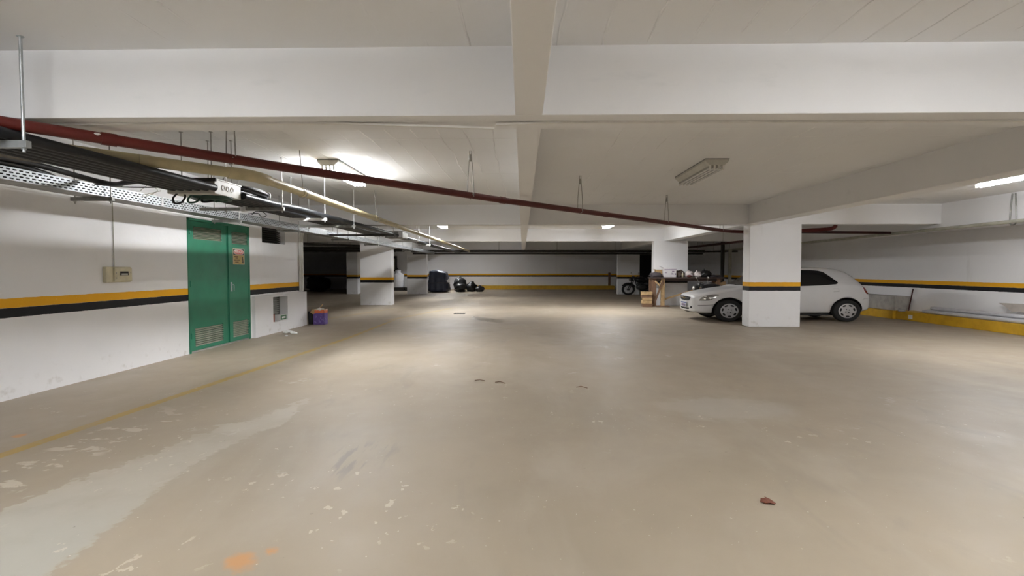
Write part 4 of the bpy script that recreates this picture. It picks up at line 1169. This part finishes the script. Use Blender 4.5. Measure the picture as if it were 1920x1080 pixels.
for k, (x, y, r, z, sd, lab) in enumerate(((-4.10, 33.35, .40, .44, 2, 'tall black rubbish bag next to the navy cover'), (-3.34, 33.3, .34, .30, 5, 'black rubbish bag in the middle of the rear heap'),
                                            (-2.78, 33.2, .32, .17, 9, 'low black rubbish bag at the right end of the rear heap'), (-3.98, 32.55, .36, .26, 12, 'black rubbish bag at the front of the rear heap'))):
    t = thing('rubbish_bag', lab, 'bag', (x, y, 0), 'black rubbish bags')
    part('bag_body', MB().lump((x, y, z), r, r * .9, z * 1.15, .35, 2.2, sd, 3, flat=-z + .01), 'bagblack', t)
    part('tied_neck', MB().lump((x, y, z * 2.05), .06, .06, .07, .4, 3, sd, 2), 'bagblack', t)
part('white_flap', MB().prism([(-4.80, .72), (-4.56, .95), (-4.58, .52)], 'y', 32.10, 32.16), 'paper', cv)
solo('dark_heap', MB().lump((-13.3, 33.0, .5), .75, .7, .55, .3, 1.6, 14, 3, flat=-.49), 'bagblack', 'dark heap under plastic in the unlit left bay', 'heap')

# ================================================================== SMALL THINGS ON THE FLOOR
pb = thing('paint_carton', 'torn purple and orange carton full of scraps at the wall corner', 'box', (-5.33, 13.3, 0))
x0, x1, y0, y1, zt = -5.48, -5.19, 13.25, 13.50, .40
part('front_panel', MB().box(x0, x1, y0, y0 + .006, .002, zt), 'carton', pb)
part('back_panel', MB().box(x0, x1, y1 - .006, y1, .002, zt), 'card', pb)
part('side_panel', MB().box(x0, x0 + .006, y0, y1, .002, zt), 'carton', pb)
part('side_panel', MB().box(x1 - .006, x1, y0, y1, .002, zt), 'carton', pb)
part('bottom_panel', MB().box(x0, x1, y0, y1, 0, .006), 'card', pb)
part('flap', MB().bar((x0 + .03, y0, zt - .01), (x0 - .03, y0 - .02, zt - .10), .004, .10), 'card', pb)
part('flap', MB().bar((x1 - .10, y0 + .002, zt - .03), (x1 - .02, y0 - .03, zt + .03), .10, .005), 'paper', pb)
solo('rubbish_scrap', MB().lump((-5.34, 13.37, .34), .12, .10, .09, .5, 3, 3, 3), 'paper', 'crumpled white paper inside the torn carton', 'paper')
solo('stick', MB().bar((-5.36, 13.36, .40), (-5.27, 13.36, .53), .018, .018), 'wood', 'pale stick poking out of the torn carton', 'stick')
solo('dark_bucket', MB().lathe([(0, .002), (.075, .002), (.09, .34), (.082, .34), (.07, .01)], (-5.575, 13.37, 0), 20), 'rubber', 'narrow dark bucket between wall corner and torn carton', 'bucket')
for k, (x, y, s_, lab) in enumerate(((-5.33, 11.48, .10, 'larger crumpled white paper on the floor below the low vent'), (-5.12, 11.32, .07, 'smaller crumpled white paper on the floor below the low vent'), (-5.12, 10.95, .035, 'tiny scrap of white paper on the floor nearest the door'))):
    solo('paper_scrap', MB().lump((x, y, s_ * .32), s_, s_ * .8, s_ * .4, .6, 2.5, k + 3, 2, flat=-s_ * .31, smooth=False), 'paper', lab, 'paper', 'paper scraps')
lo = [(0, 0), (.018, .022), (.045, .020), (.050, .034), (.075, .024), (.088, .004), (.105, 0), (.085, -.012), (.07, -.030), (.045, -.022), (.02, -.026)]
lv = MB()
vs = [(1.48 + u, 3.17 + v * 1.5, .006 + .010 * math.sin(u * 40) + .012 * abs(v) * 20 * .05) for u, v in lo] + [(1.53, 3.17, .004)]
n = len(lo)
lv.add(vs + [(a, b_, c - .003) for a, b_, c in vs], [(i, (i + 1) % n, n) for i in range(n)] + [((i + 1) % n + n + 1, i + n + 1, 2 * n + 1) for i in range(n)] + [(i, i + n + 1, (i + 1) % n + n + 1, (i + 1) % n) for i in range(n)], True)
solo('dry_leaf', lv, 'leaf', 'dry reddish-brown leaf lying on the floor in the foreground', 'leaf')
dg_ = thing('floor_drain', 'small dark drain grate set in the floor', 'drain', (-2.06, 16.7, 0))
part('frame', MB().box(-2.24, -1.88, 16.52, 16.56, 0, .008).box(-2.24, -1.88, 16.86, 16.90, 0, .008).box(-2.24, -2.20, 16.56, 16.86, 0, .008).box(-1.92, -1.88, 16.56, 16.86, 0, .008), 'iron', dg_)
for k in range(6): part('bar', MB().box(-2.19 + k * .05, -2.165 + k * .05, 16.56, 16.86, 0, .007), 'iron', dg_)
for k, (x, y, lab) in enumerate(((-.62, 6.6, 'dark twig on the floor left of the middle'), (.66, 6.25, 'dark twig on the floor right of the middle'), (-.35, 6.5, 'brown twig on the floor in the middle'))):
    solo('twig', MB().tube([(x, y, .006), (x + .06, y + .03, .010), (x + .13, y - .02 - .02 * k, .006)], .005, 5), 'wooddk', lab, 'twig', 'twigs on the floor')

for o in bpy.data.objects:
    for key in ('_w', '_o'):
        if key in o: del o[key]
